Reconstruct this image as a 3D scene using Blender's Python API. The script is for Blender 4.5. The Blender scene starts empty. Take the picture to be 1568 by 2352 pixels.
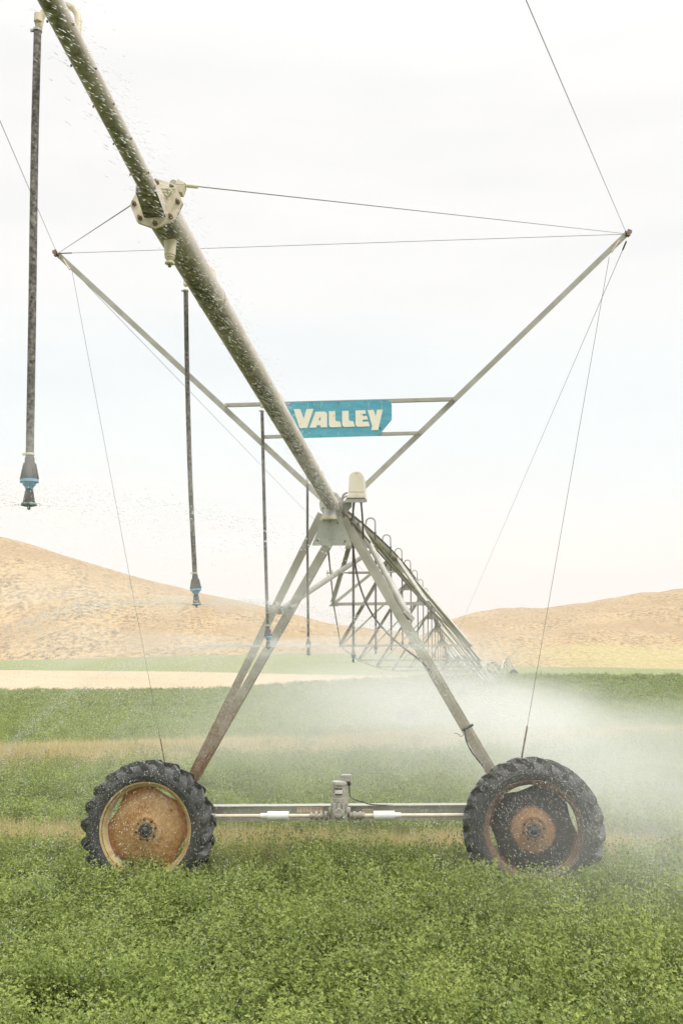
import bpy, bmesh, math, random
import numpy as np
from mathutils import Vector, Matrix
from mathutils.geometry import tessellate_polygon
R = math.radians
random.seed(7); rng = np.random.default_rng(7)
SC = bpy.context.scene
COL = SC.collection

# ------------------------------------------------------------------ camera
EYE = Vector((0, 0, 2.40)); TILT = R(8.8); FPX = 2287.0; CX, CY = 784.0, 1176.0
cam = bpy.data.cameras.new('camera'); co = bpy.data.objects.new('camera', cam); COL.objects.link(co)
cam.sensor_fit = 'VERTICAL'; cam.sensor_height = 36.0; cam.lens = 36.0 * FPX / 2352.0
cam.clip_start = 0.05; cam.clip_end = 6000
co.location = EYE; co.rotation_euler = (R(90) + TILT, 0, 0)
SC.camera = co

# ------------------------------------------------------------------ world
SUN_DIR = Vector((0.50, -0.32, 0.82)).normalized()
w = bpy.data.worlds.new('World'); SC.world = w; w.use_nodes = True
nt = w.node_tree; nt.nodes.clear()
def N(t, **k):
    n = nt.nodes.new(t)
    for a, b in k.items(): setattr(n, a, b)
    return n
def wl(a, b): nt.links.new(a, b)
out = N('ShaderNodeOutputWorld'); bg = N('ShaderNodeBackground'); wl(bg.outputs[0], out.inputs[0])
sky = N('ShaderNodeTexSky', sky_type='NISHITA'); sky.sun_disc = False
sky.sun_elevation = math.asin(SUN_DIR.z); sky.sun_rotation = math.atan2(SUN_DIR.x, SUN_DIR.y)
sky.dust_density = 3.0
skm = N('ShaderNodeMix', data_type='RGBA', blend_type='MULTIPLY'); skm.inputs[0].default_value = 1
wl(sky.outputs[0], skm.inputs[6]); skm.inputs[7].default_value = (0.13, 0.13, 0.13, 1)
tc = N('ShaderNodeTexCoord'); sp = N('ShaderNodeSeparateXYZ'); wl(tc.outputs['Generated'], sp.inputs[0])
# cloud layers stretched along the horizon
mp = N('ShaderNodeMapping'); mp.inputs['Scale'].default_value = (1.6, 1.6, 9.0); wl(tc.outputs['Generated'], mp.inputs[0])
n1 = N('ShaderNodeTexNoise'); n1.inputs['Scale'].default_value = 1.3; n1.inputs['Detail'].default_value = 7; n1.inputs['Roughness'].default_value = .55
wl(mp.outputs[0], n1.inputs[0])
ad = N('ShaderNodeMath', operation='MULTIPLY_ADD'); ad.inputs[1].default_value = .24; wl(n1.outputs[0], ad.inputs[0]); 
sub = N('ShaderNodeMath', operation='ADD'); sub.inputs[1].default_value = -.12; wl(sp.outputs[2], sub.inputs[0]); wl(sub.outputs[0], ad.inputs[2])
cr = N('ShaderNodeValToRGB'); wl(ad.outputs[0], cr.inputs[0])
e = cr.color_ramp.elements
e[0].position = 0.0; e[0].color = (.80, .77, .72, 1)
e[1].position = 1.0; e[1].color = (3.7, 3.75, 3.75, 1)
for p, c in ((.03, (.84, .79, .77)), (.08, (.90, .835, .815)), (.125, (.94, .875, .85)), (.165, (.88, .89, .90)), (.215, (.86, .91, .935)),
             (.29, (.88, .92, .935)), (.37, (.92, .92, .925)), (.47, (.945, .935, .93)), (.60, (.985, .985, .98)), (.72, (1.5, 1.52, 1.53))):
    q = e.new(p); q.color = (*c, 1)
# breaks where the blue shows through
n2 = N('ShaderNodeTexNoise'); n2.inputs['Scale'].default_value = 1.1; n2.inputs['Detail'].default_value = 5; wl(mp.outputs[0], n2.inputs[0])
r2 = N('ShaderNodeMapRange'); r2.inputs[1].default_value = .52; r2.inputs[2].default_value = .75; r2.inputs[3].default_value = 0; r2.inputs[4].default_value = .10
wl(n2.outputs[0], r2.inputs[0])
mx = N('ShaderNodeMix', data_type='RGBA'); wl(r2.outputs[0], mx.inputs[0]); wl(cr.outputs[0], mx.inputs[6]); wl(skm.outputs[2], mx.inputs[7])
wl(mx.outputs[2], bg.inputs[0]); bg.inputs[1].default_value = 1.0

sl = bpy.data.lights.new('sun', 'SUN'); so = bpy.data.objects.new('sun', sl); COL.objects.link(so)
sl.energy = 1.9; sl.angle = R(14); sl.color = (1, .95, .87)
so.rotation_euler = SUN_DIR.to_track_quat('Z', 'Y').to_euler()

vs = SC.view_settings; vs.view_transform = 'Standard'; vs.look = 'None'; vs.exposure = 0.05; vs.gamma = 1.0; vs.use_curve_mapping = False
cy = SC.cycles
cy.use_denoising = True; cy.max_bounces = 8; cy.diffuse_bounces = 3; cy.glossy_bounces = 2; cy.transmission_bounces = 3
cy.volume_bounces = 4; cy.transparent_max_bounces = 16; cy.volume_step_rate = 1.0; cy.volume_max_steps = 96
cy.sample_clamp_indirect = 6.0

# ------------------------------------------------------------------ pixel rays (the photograph measured at 1568 x 2352)
def ray(x, y):
    a = (x - CX) / FPX; b = (CY - y) / FPX
    d = Vector((a, math.cos(TILT) - b * math.sin(TILT), math.sin(TILT) + b * math.cos(TILT)))
    return d / d.y
def at(x, y, Y): return EYE + ray(x, y) * Y
def row_of(p):
    v = p - EYE; dep = v.y * math.cos(TILT) + v.z * math.sin(TILT); up = -v.y * math.sin(TILT) + v.z * math.cos(TILT)
    return CX + FPX * v.x / dep, CY - FPX * up / dep
TH = R(6.6); NV = Vector((math.sin(TH), math.cos(TH), 0)); TV = Vector((math.cos(TH), -math.sin(TH), 0)); P0 = Vector((0, 10.9, 0))
def tw(x, y, off=0.0):
    """point of the tower's own upright plane (moved off metres away along the machine)"""
    d = ray(x, y); o = P0 + NV * off
    return EYE + d * ((o - EYE).dot(NV) / d.dot(NV))
UP = Vector((0, 0, 1))

# ------------------------------------------------------------------ mesh builder
class MB:
    def __init__(s): s.v = []; s.f = []
    def add(s, vs_, fs): o = len(s.v); s.v += [Vector(a) for a in vs_]; s.f += [tuple(i + o for i in f) for f in fs]; return s
    def bar(s, a, b, w_, h_, up=UP):
        a = Vector(a); b = Vector(b); d = (b - a).normalized(); x = d.cross(Vector(up))
        if x.length < 1e-4: x = d.cross(Vector((1, 0, 0)))
        x.normalize(); y = x.cross(d).normalized()
        pts = [p + x * i * w_ / 2 + y * j * h_ / 2 for p in (a, b) for i, j in ((-1, -1), (1, -1), (1, 1), (-1, 1))]
        return s.add(pts, [(3, 2, 1, 0), (4, 5, 6, 7), (0, 1, 5, 4), (1, 2, 6, 5), (2, 3, 7, 6), (3, 0, 4, 7)])
    def angle(s, a, b, w_, t, n, side):
        """steel angle: one leg lies in the plane of normal n, the other stands off it; side = in-plane direction of the heel"""
        a = Vector(a); b = Vector(b); d = (b - a).normalized(); n = (Vector(n) - d * d.dot(Vector(n))).normalized(); x = n.cross(d).normalized() * side
        prof = [(-w_ / 2, 0), (w_ / 2, 0), (w_ / 2, w_ * .9), (w_ / 2 - t, w_ * .9), (w_ / 2 - t, t), (-w_ / 2, t)]
        pts = [p + x * i + n * j for p in (a, b) for i, j in prof]
        fs = [(0, 1, 4, 5), (1, 2, 3, 4), (6, 11, 10, 7), (7, 10, 9, 8)] + [(i, (i + 1) % 6, (i + 1) % 6 + 6, i + 6) for i in range(6)]
        return s.add(pts, fs)
    def tube(s, pts, r, n=12, cap=True):
        pts = [Vector(p) for p in pts]; m = len(pts); rs = r if isinstance(r, (list, tuple)) else [r] * m
        t0 = (pts[1] - pts[0]).normalized(); x = t0.orthogonal().normalized(); vv = []
        for i, p in enumerate(pts):
            t = (pts[min(i + 1, m - 1)] - pts[max(i - 1, 0)]).normalized()
            x = (x - t * x.dot(t)).normalized(); y = t.cross(x)
            vv += [p + (x * math.cos(2 * math.pi * k / n) + y * math.sin(2 * math.pi * k / n)) * rs[i] for k in range(n)]
        fs = [(i * n + k, i * n + (k + 1) % n, (i + 1) * n + (k + 1) % n, (i + 1) * n + k) for i in range(m - 1) for k in range(n)]
        if cap: fs += [tuple(range(n - 1, -1, -1)), tuple((m - 1) * n + k for k in range(n))]
        return s.add(vv, fs)
    def lathe(s, prof, o, ax, n=24, closed=False):
        """prof = (along, radius)"""
        ax = Vector(ax).normalized(); x = ax.orthogonal().normalized(); y = ax.cross(x); o = Vector(o)
        vv = [o + ax * h + (x * math.cos(2 * math.pi * k / n) + y * math.sin(2 * math.pi * k / n)) * max(r, 1e-4) for h, r in prof for k in range(n)]
        m = len(prof)
        fs = [(i * n + k, i * n + (k + 1) % n, ((i + 1) % m) * n + (k + 1) % n, ((i + 1) % m) * n + k) for i in range(m if closed else m - 1) for k in range(n)]
        if not closed: fs += [tuple(range(n - 1, -1, -1)), tuple((m - 1) * n + k for k in range(n))]
        return s.add(vv, fs)
    def plate(s, poly, n, t, holes=()):
        """flat polygon with thickness t along n"""
        n = Vector(n).normalized(); poly = [Vector(p) for p in poly]; hs = [[Vector(p) for p in h] for h in holes]
        tris = tessellate_polygon([poly] + hs); allv = poly + [p for h in hs for p in h]; m = len(allv)
        fs = [tuple(t_) for t_ in tris] + [tuple(i + m for i in reversed(t_)) for t_ in tris]
        o = 0
        for L in [poly] + hs:
            k = len(L); fs += [(o + i, o + (i + 1) % k, o + (i + 1) % k + m, o + i + m) for i in range(k)]; o += k
        return s.add(allv + [p + n * t for p in allv], fs)
    def build(s, name, mat, parent=None, sharp=35, col=True, off=None):
        me = bpy.data.meshes.new(name); me.from_pydata([tuple(v) for v in s.v], [], s.f)
        bm = bmesh.new(); bm.from_mesh(me); bmesh.ops.recalc_face_normals(bm, faces=bm.faces); bm.to_mesh(me); bm.free()
        me.shade_smooth(); me.set_sharp_from_angle(angle=R(sharp)); me.materials.append(mat)
        o = bpy.data.objects.new(name, me)
        if col: COL.objects.link(o)
        if parent is not None:
            o.parent = parent
            if off is None:
                if parent.type == 'EMPTY' and not parent.get('_local'): o.location = -world_of(parent)
                else: o.location = (0, 0, 0)
        return o
def world_of(p):
    v = Vector((0, 0, 0))
    while p is not None: v = v + p.location; p = p.parent
    return v
def tag(o, label=None, cat=None, group=None, kind=None):
    for k, v in (('label', label), ('category', cat), ('group', group), ('kind', kind)):
        if v: o[k] = v
    return o
def thing(name, loc, label, cat, group=None, local=False):
    o = bpy.data.objects.new(name, None); COL.objects.link(o); o.location = loc; o.empty_display_size = .2
    if local: o['_local'] = 1
    return tag(o, label, cat, group)
def sub_empty(name, loc, parent, rz=0):
    o = bpy.data.objects.new(name, None); COL.objects.link(o); o.parent = parent; o.location = Vector(loc) - world_of(parent); o.rotation_euler.z = rz; o['_local'] = 1
    return o

# ------------------------------------------------------------------ materials
class M:
    def __init__(s, name):
        s.m = bpy.data.materials.new(name); s.m.use_nodes = True; s.t = s.m.node_tree; s.t.nodes.clear()
        s.o = s.t.nodes.new('ShaderNodeOutputMaterial')
    def n(s, t, **k):
        q = s.t.nodes.new(t)
        for a, b in k.items(): setattr(q, a, b)
        return q
    def l(s, a, b): s.t.links.new(a, b); return s
    def noise(s, vec, scale, detail=6, rough=.55, dist=0):
        q = s.n('ShaderNodeTexNoise'); q.inputs['Scale'].default_value = scale; q.inputs['Detail'].default_value = detail
        q.inputs['Roughness'].default_value = rough; q.inputs['Distortion'].default_value = dist; s.l(vec, q.inputs[0]); return q.outputs[0]
    def ramp(s, fac, stops):
        q = s.n('ShaderNodeValToRGB'); s.l(fac, q.inputs[0]); e_ = q.color_ramp.elements
        e_[0].position = stops[0][0]; e_[0].color = (*stops[0][1], 1); e_[1].position = stops[-1][0]; e_[1].color = (*stops[-1][1], 1)
        for p, c in stops[1:-1]: e_.new(p).color = (*c, 1)
        return q.outputs[0]
    def rng(s, v, a, b, c=0, d=1, smooth=False):
        q = s.n('ShaderNodeMapRange'); s.l(v, q.inputs[0])
        if smooth: q.interpolation_type = 'SMOOTHSTEP'
        for i, x in enumerate((a, b, c, d)): q.inputs[i + 1].default_value = x
        return q.outputs[0]
    def mix(s, f, a, b, mode='MIX'):
        q = s.n('ShaderNodeMix', data_type='RGBA', blend_type=mode)
        for v, i in ((f, 0), (a, 6), (b, 7)):
            if isinstance(v, (int, float)): q.inputs[i].default_value = v
            elif isinstance(v, tuple): q.inputs[i].default_value = (*v, 1)
            else: s.l(v, q.inputs[i])
        return q.outputs[2]
    def math(s, op, a, b=None, c=None):
        q = s.n('ShaderNodeMath', operation=op)
        for i, v in enumerate((a, b, c)):
            if v is None: continue
            if isinstance(v, (int, float)): q.inputs[i].default_value = v
            else: s.l(v, q.inputs[i])
        return q.outputs[0]
    def bump(s, h, strength=.3, dist=.01):
        q = s.n('ShaderNodeBump'); q.inputs['Strength'].default_value = strength; q.inputs['Distance'].default_value = dist; s.l(h, q.inputs['Height']); return q.outputs[0]
    def pr(s, col, rough=.6, metal=0, bump=None, spec=.4):
        q = s.n('ShaderNodeBsdfPrincipled')
        for v, k in ((col, 'Base Color'), (rough, 'Roughness'), (metal, 'Metallic')):
            if isinstance(v, (int, float)): q.inputs[k].default_value = v
            elif isinstance(v, tuple): q.inputs[k].default_value = (*v, 1)
            else: s.l(v, q.inputs[k])
        q.inputs['Specular IOR Level'].default_value = spec
        if bump is not None: s.l(bump, q.inputs['Normal'])
        s.l(q.outputs[0], s.o.inputs[0]); return s.m
    @property
    def obj(s): return s.n('ShaderNodeTexCoord').outputs['Object']
    @property
    def pos(s): return s.n('ShaderNodeNewGeometry').outputs['Position']

def metal(name, a, b, c, sc=6, rough=.5, metallic=.25, streak=1.0):
    """weathered galvanised or painted steel: base a, pale b, dirt c"""
    m = M(name); v = m.pos
    mpn = m.n('ShaderNodeMapping'); mpn.inputs['Scale'].default_value = (1, 1, streak); m.l(v, mpn.inputs[0]); v = mpn.outputs[0]
    n_ = m.noise(v, sc, 8, .65); f = m.noise(v, sc * 9, 4, .7); g = m.noise(v, sc * .35, 3)
    c1 = m.mix(m.rng(n_, .38, .62), a, b); c2 = m.mix(m.math('MULTIPLY', m.rng(f, .55, .75), m.rng(g, .35, .65)), c1, c)
    return m.pr(c2, m.rng(f, .3, .7, rough - .1, rough + .2), metallic, m.bump(f, .15, .002))

GALV = metal('galvanised_steel', (.345, .33, .275), (.435, .42, .36), (.19, .17, .125), 5)
GALV_FAR = metal('galvanised_steel_worn', (.32, .31, .265), (.41, .40, .345), (.20, .18, .14), 3)
GUSS = metal('gusset_steel', (.42, .43, .37), (.50, .50, .44), (.26, .25, .19), 4)
PALEPAINT = metal('cream_painted_steel', (.62, .54, .40), (.70, .63, .49), (.42, .33, .20), 14, .55, .05)
PLASTIC = metal('cream_plastic', (.64, .58, .45), (.70, .65, .53), (.5, .43, .32), 9, .5, 0)
DARKPL = metal('dark_weathered_plastic', (.045, .04, .035), (.085, .078, .066), (.30, .28, .24), 30, .55, 0)
WIRE = metal('wire_rope', (.16, .14, .115), (.24, .21, .17), (.1, .09, .07), 30, .6, .3)
BLACKCABLE = metal('black_cable', (.07, .07, .065), (.12, .12, .11), (.04, .04, .035), 30, .6, 0)
TRAY = metal('dark_cast_tray', (.13, .125, .10), (.20, .19, .155), (.07, .065, .05), 25, .6, .1)
PVC = metal('white_pvc', (.72, .72, .66), (.80, .79, .74), (.5, .48, .4), 8, .4, 0)
MOTOR = metal('motor_casting', (.33, .30, .25), (.43, .40, .34), (.16, .14, .11), 22, .7, .1)
BLUEPL = metal('blue_plastic', (.13, .30, .48), (.22, .42, .60), (.06, .13, .2), 60, .5, 0)
BOLT = metal('rusty_bolt', (.20, .14, .085), (.28, .21, .14), (.10, .07, .05), 60, .6, .4)
CREAM = metal('cream_lettering', (.80, .75, .60), (.83, .78, .63), (.70, .60, .42), 12, .5, 0)
TEAL = metal('teal_sign_paint', (.075, .32, .43), (.12, .40, .49), (.27, .47, .50), 7, .45, 0, 4)
NAVY = metal('dark_mark', (.03, .10, .12), (.04, .12, .14), (.03, .08, .1), 20, .5, 0)
DECAL = metal('worn_sticker', (.72, .55, .34), (.78, .66, .46), (.25, .22, .17), 26, .6, 0)
WHITELBL = metal('white_label', (.66, .64, .56), (.72, .70, .62), (.42, .39, .33), 40, .6, 0)
BLACKLBL = metal('black_label', (.06, .055, .05), (.09, .085, .075), (.14, .12, .1), 60, .6, 0)
REDPL = metal('red_tie', (.5, .06, .04), (.6, .1, .07), (.3, .05, .04), 20, .5, 0)

def mk_pipe():
    m = M('stained_water_pipe'); g = m.n('ShaderNodeNewGeometry'); v = g.outputs['Position']
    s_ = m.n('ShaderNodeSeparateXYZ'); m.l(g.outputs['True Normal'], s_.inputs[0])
    n_ = m.noise(v, 3, 8, .65, .4); f = m.noise(v, 34, 5, .75); b = m.noise(v, 9, 6, .7, .8)
    base = m.mix(m.rng(n_, .35, .65), (.62, .53, .48), (.74, .67, .63))
    base = m.mix(m.rng(b, .45, .7, 0, .6), base, (.50, .40, .31))
    # algae and lime crust grown where the drips run, along the belly
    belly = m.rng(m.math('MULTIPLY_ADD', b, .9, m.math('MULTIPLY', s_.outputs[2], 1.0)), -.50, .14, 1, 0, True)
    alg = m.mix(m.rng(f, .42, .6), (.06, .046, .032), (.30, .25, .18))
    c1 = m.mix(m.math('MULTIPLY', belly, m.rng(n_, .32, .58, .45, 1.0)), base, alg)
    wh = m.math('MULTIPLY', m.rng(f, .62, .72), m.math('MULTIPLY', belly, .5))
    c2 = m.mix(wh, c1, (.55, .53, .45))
    return m.pr(c2, .5, .1, m.bump(f, .2, .002))
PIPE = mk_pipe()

def mk_leg():
    m = M('rusting_leg_steel'); v = m.pos; s_ = m.n('ShaderNodeSeparateXYZ'); m.l(v, s_.inputs[0])
    n_ = m.noise(v, 5, 8, .65); f = m.noise(v, 40, 4, .7)
    c1 = m.mix(m.rng(n_, .38, .62), (.36, .34, .275), (.46, .435, .36))
    h = m.rng(m.math('MULTIPLY_ADD', n_, 1.6, s_.outputs[2]), 2.1, 3.1, 1, 0)
    lft = m.rng(s_.outputs[0], -.8, .2, 1, .25)
    c2 = m.mix(m.math('MULTIPLY', h, lft), c1, m.mix(m.rng(f, .4, .6), (.23, .145, .085), (.36, .255, .165)))
    return m.pr(c2, .6, .15, m.bump(f, .2, .002))
LEG = mk_leg()

def mk_hose():
    m = M('mineral_crusted_black_hose'); v = m.pos; f = m.noise(v, 70, 6, .75); n_ = m.noise(v, 9, 5)
    c = m.mix(m.rng(f, .42, .66), (.035, .03, .027), (.36, .33, .28))
    c = m.mix(m.rng(n_, .4, .7, 0, .35), c, (.10, .09, .08))
    return m.pr(c, .6, 0, m.bump(f, .5, .002))
HOSE = mk_hose()

def mk_rubber():
    m = M('wet_tyre_rubber'); v = m.obj; f = m.noise(v, 30, 7, .75); n_ = m.noise(v, 5, 5, .6)
    c = m.mix(m.rng(f, .35, .65), (.030, .031, .030), (.085, .085, .078)); c = m.mix(m.rng(n_, .5, .7, 0, .6), c, (.13, .125, .11))
    return m.pr(c, m.rng(f, .3, .7, .3, .6), 0, m.bump(f, .5, .006), .5)
RUBBER = mk_rubber()

def mk_disc(name, blackr):
    m = M(name); v = m.obj; s_ = m.n('ShaderNodeSeparateXYZ'); m.l(v, s_.inputs[0])
    r_ = m.math('SQRT', m.math('ADD', m.math('POWER', s_.outputs[0], 2), m.math('POWER', s_.outputs[2], 2)))
    f = m.noise(v, 26, 8, .8, .6); n_ = m.noise(v, 5, 6, .6, .6)
    rust = m.ramp(m.rng(f, .25, .75), [(0, (.11, .035, .012)), (.38, (.33, .15, .05)), (.65, (.48, .30, .12)), (1, (.66, .47, .27))])
    och = m.mix(m.rng(n_, .36, .55), rust, m.mix(m.rng(f, .35, .65), (.34, .19, .065), (.60, .40, .20)))
    if blackr:
        bl = m.mix(m.rng(f, .45, .68), (.032, .032, .03), (.10, .085, .07))
        k = m.rng(m.math('MULTIPLY_ADD', n_, .10, r_), blackr + .04, blackr + .075)
        och = m.mix(k, m.mix(m.rng(n_, .3, .7, .4, .95), och, (.24, .13, .08)), bl)
        edge = m.rng(r_, .435, .45); och = m.mix(m.math('MULTIPLY', edge, m.rng(f, .4, .55)), och, (.25, .13, .08))
    else:
        edge = m.rng(m.math('MULTIPLY_ADD', n_, .12, r_), .42, .48); och = m.mix(m.math('MULTIPLY', edge, .8), och, m.mix(m.rng(f, .4, .6), (.30, .12, .04), (.50, .25, .10)))
    return m.pr(och, .6, .1, m.bump(f, .35, .004))
DISC_RUST = mk_disc('rusted_wheel_disc', 0)
DISC_BLACK = mk_disc('black_painted_rusting_disc', .22)
RIM_RUST = metal('rusted_rim', (.46, .31, .13), (.58, .44, .22), (.20, .09, .03), 12, .6, .1)
RIM_DARK = metal('dark_rusted_rim', (.14, .09, .065), (.23, .14, .095), (.05, .045, .04), 12, .6, .1)
RIM_IN = metal('pale_rim_barrel', (.55, .52, .45), (.66, .63, .56), (.35, .27, .18), 9, .6, .0)
HUBM = metal('dark_hub', (.05, .05, .045), (.09, .085, .075), (.16, .10, .06), 40, .5, .2)

def mk_leaf(name, a, b, c, tr=.28):
    m = M(name); v = m.pos; big = m.noise(v, .16, 4, .6); mid = m.noise(v, 1.3, 4)
    ri = m.n('ShaderNodeObjectInfo').outputs['Random']; at_ = m.n('ShaderNodeAttribute', attribute_name='tint', attribute_type='INSTANCER').outputs['Fac']
    c1 = m.mix(m.math('FRACT', m.math('MULTIPLY_ADD', ri, 7.0, m.noise(v, 30, 2))), a, b)
    c2 = m.mix(m.rng(mid, .4, .65, 0, .6), c1, c)
    c3 = m.mix(m.rng(big, .35, .7, 0, .35), c2, (.27, .28, .10))
    c4 = m.mix(at_, c3, (.40, .33, .17))
    d = m.n('ShaderNodeBsdfPrincipled'); m.l(c4, d.inputs['Base Color']); d.inputs['Roughness'].default_value = .5; d.inputs['Specular IOR Level'].default_value = .18
    t = m.n('ShaderNodeBsdfTranslucent'); m.l(c4, t.inputs[0]); x = m.n('ShaderNodeMixShader'); x.inputs[0].default_value = tr
    m.l(d.outputs[0], x.inputs[1]); m.l(t.outputs[0], x.inputs[2]); m.l(x.outputs[0], m.o.inputs[0]); return m.m
LEAF = mk_leaf('alfalfa_leaf', (.088, .140, .024), (.42, .49, .125), (.19, .265, .055))
STRAW = mk_leaf('dry_grass_blade', (.70, .55, .27), (.80, .67, .38), (.50, .46, .20), .45)
SCRUB = mk_leaf('dry_scrub', (.46, .34, .20), (.54, .42, .26), (.50, .38, .23), .5)

# ------------------------------------------------------------------ terrain
def lerp_tab(tab, x):
    if x <= tab[0][0]: return tab[0][1]
    for (x0, y0), (x1, y1) in zip(tab, tab[1:]):
        if x <= x1:
            t = (x - x0) / (x1 - x0); t = t * t * (3 - 2 * t) if len(tab) < 0 else t
            return y0 + (y1 - y0) * t
    return tab[-1][1]
def elev(row, Y, x=784): return at(x, row, Y).z
NEARZ = [(-60, .1), (0, 0), (22, 0), (36, -.35), (60, -1.35), (100, -1.75)]
r3 = [(-3000, 1600), (0, 1597), (330, 1597), (560, 1592), (706, 1579), (900, 1569), (1100, 1562), (1568, 1563), (4000, 1563)]
r4 = [(-3000, 1538), (0, 1539), (450, 1543), (700, 1549), (900, 1552), (1100, 1552), (1568, 1552), (4000, 1552)]
r5 = [(-3000, 1530), (-400, 1524), (0, 1517), (350, 1508), (700, 1500), (900, 1500), (1000, 1512), (1080, 1526), (1180, 1531), (1400, 1533), (1568, 1538), (4000, 1545)]
ROWS = [(140, r3), (220, r4), (380, r5)]
def zfield(X, Y):
    """height of the field in metres"""
    x = CX + FPX * X / max(Y, 8) / math.cos(TILT) * .99
    if Y <= 100: return lerp_tab(NEARZ, Y)
    pts = [(100, -1.75)] + [(Yk, elev(lerp_tab(t, x), Yk)) for Yk, t in ROWS]
    return lerp_tab(pts, Y)
def grid_obj(name, us, Ys, zf, mat):
    nu, ny = len(us), len(Ys); vv = []; 
    for Y in Ys:
        for u in us: X = u * (Y + 30); vv.append((X, Y, zf(X, Y)))
    ff = [(j * nu + i, j * nu + i + 1, (j + 1) * nu + i + 1, (j + 1) * nu + i) for j in range(ny - 1) for i in range(nu - 1)]
    me = bpy.data.meshes.new(name); me.from_pydata(vv, [], ff); me.shade_smooth(); me.materials.append(mat)
    o = bpy.data.objects.new(name, me); COL.objects.link(o); o['kind'] = 'structure'; return o

def ground_mat(name, a, b, c, sc, bumpd=.1, extra=None):
    m = M(name); v = m.pos; f = m.noise(v, sc, 8, .7); g = m.noise(v, sc * .12, 5, .6); h = m.noise(v, sc * .02, 4)
    col = m.mix(m.rng(f, .36, .64), a, b); col = m.mix(m.rng(g, .42, .66, 0, .7), col, c)
    if extra: col = extra(m, col, v)
    return m.pr(col, .85, 0, m.bump(f, .6, bumpd), .2)
def strip(m, col, v):
    s_ = m.n('ShaderNodeSeparateXYZ'); m.l(v, s_.inputs[0])
    d = m.math('SUBTRACT', s_.outputs[1], m.math('MULTIPLY_ADD', s_.outputs[0], .62, 29.0))
    k = m.rng(m.math('ABSOLUTE', m.math('MULTIPLY_ADD', m.noise(v, .5, 4), 3, m.math('ADD', d, -1.5))), 3.0, 4.6, 1, 0)
    return m.mix(m.math('MULTIPLY', k, .8), col, (.46, .40, .20))
SOIL = ground_mat('crop_ground', (.065, .10, .028), (.13, .18, .055), (.12, .15, .05), 2.2, .15, strip)
DIRT = ground_mat('bare_dirt', (.46, .35, .225), (.51, .40, .27), (.42, .31, .18), .25, .1)
FARGREEN = ground_mat('distant_green_crop', (.17, .20, .075), (.25, .27, .11), (.22, .22, .09), .5, .3)
YGRASS = None

us = [i / 40 for i in range(-40, 41)]
Yn = [-25, -10, 0, 5, 10, 15, 20, 25, 30, 36, 44, 52, 60, 70, 80, 90, 100, 110, 120, 130, 140]
grid_obj('ground', us, Yn, zfield, SOIL)
def dirt_or_green(side):
    return [u for u in us if (u <= .10 if side < 0 else u >= .10)]
grid_obj('dirt_track', dirt_or_green(-1), [140, 150, 160, 175, 190, 205, 220], zfield, DIRT)
grid_obj('crop_slope', dirt_or_green(1), [140, 150, 160, 175, 190, 205, 220], zfield, SOIL)
grid_obj('far_field', us, [220, 250, 280, 310, 340, 380, 384], zfield, FARGREEN)

cl = [(-3000, 1150), (-1200, 1120), (-500, 1160), (-200, 1195), (0, 1243), (150, 1284), (305, 1330), (450, 1362), (640, 1408), (760, 1437), (860, 1450), (950, 1461), (1050, 1482), (1150, 1516), (1250, 1560)]
cr_ = [(800, 1530), (900, 1492), (960, 1466), (1011, 1447), (1040, 1436), (1100, 1420), (1155, 1412), (1200, 1413.5), (1260, 1409), (1300, 1397), (1350, 1390), (1450, 1379), (1568, 1366), (1800, 1346), (2400, 1300), (4000, 1330)]
from mathutils import noise as mn
def hill(name, x0, x1, step, Ya, Yb, crest, mat, base, n=60, bump=1.0):
    xs = np.arange(x0, x1 + step, step); vv = []; rows = []
    for j in range(n + 6):
        t = j / (n - 1)
        for x in xs:
            Y = Ya + (Yb - Ya) * t; Xw = (x - CX) / FPX * Y
            cw = .25 * (1 - math.cos(0)) 
            # smooth crest line
            c = np.mean([lerp_tab(crest, x + d) for d in (-24, -12, 0, 12, 24)])
            zt = elev(c, Yb); zb = elev(lerp_tab(base, x), Ya)
            if t <= 1: s = math.sin(t * math.pi / 2) ** 1.15; z = zb + (zt - zb) * s
            else: z = zt - (t - 1) ** 2 * (zt - zb) * 4 - (t - 1) * 8
            amp = bump * min(1, max(0, t * 1.5)) * (0.12 + .88 * min(1, abs(t - 1) / .3))
            z += amp * (mn.noise(Vector((Xw / 60, Y / 60, 3.1))) * 4.5 + mn.noise(Vector((Xw / 22, Y / 30, 9.1))) * 1.6 + mn.noise(Vector((Xw / 8, Y / 12, 4.1))) * .6)
            vv.append((Xw, Y, z))
    nu = len(xs); ff = [(j * nu + i, j * nu + i + 1, (j + 1) * nu + i + 1, (j + 1) * nu + i) for j in range(n + 5) for i in range(nu - 1)]
    me = bpy.data.meshes.new(name); me.from_pydata(vv, [], ff); me.shade_smooth(); me.materials.append(mat)
    o = bpy.data.objects.new(name, me); COL.objects.link(o); o['kind'] = 'structure'; return o, vv, ff

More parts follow.
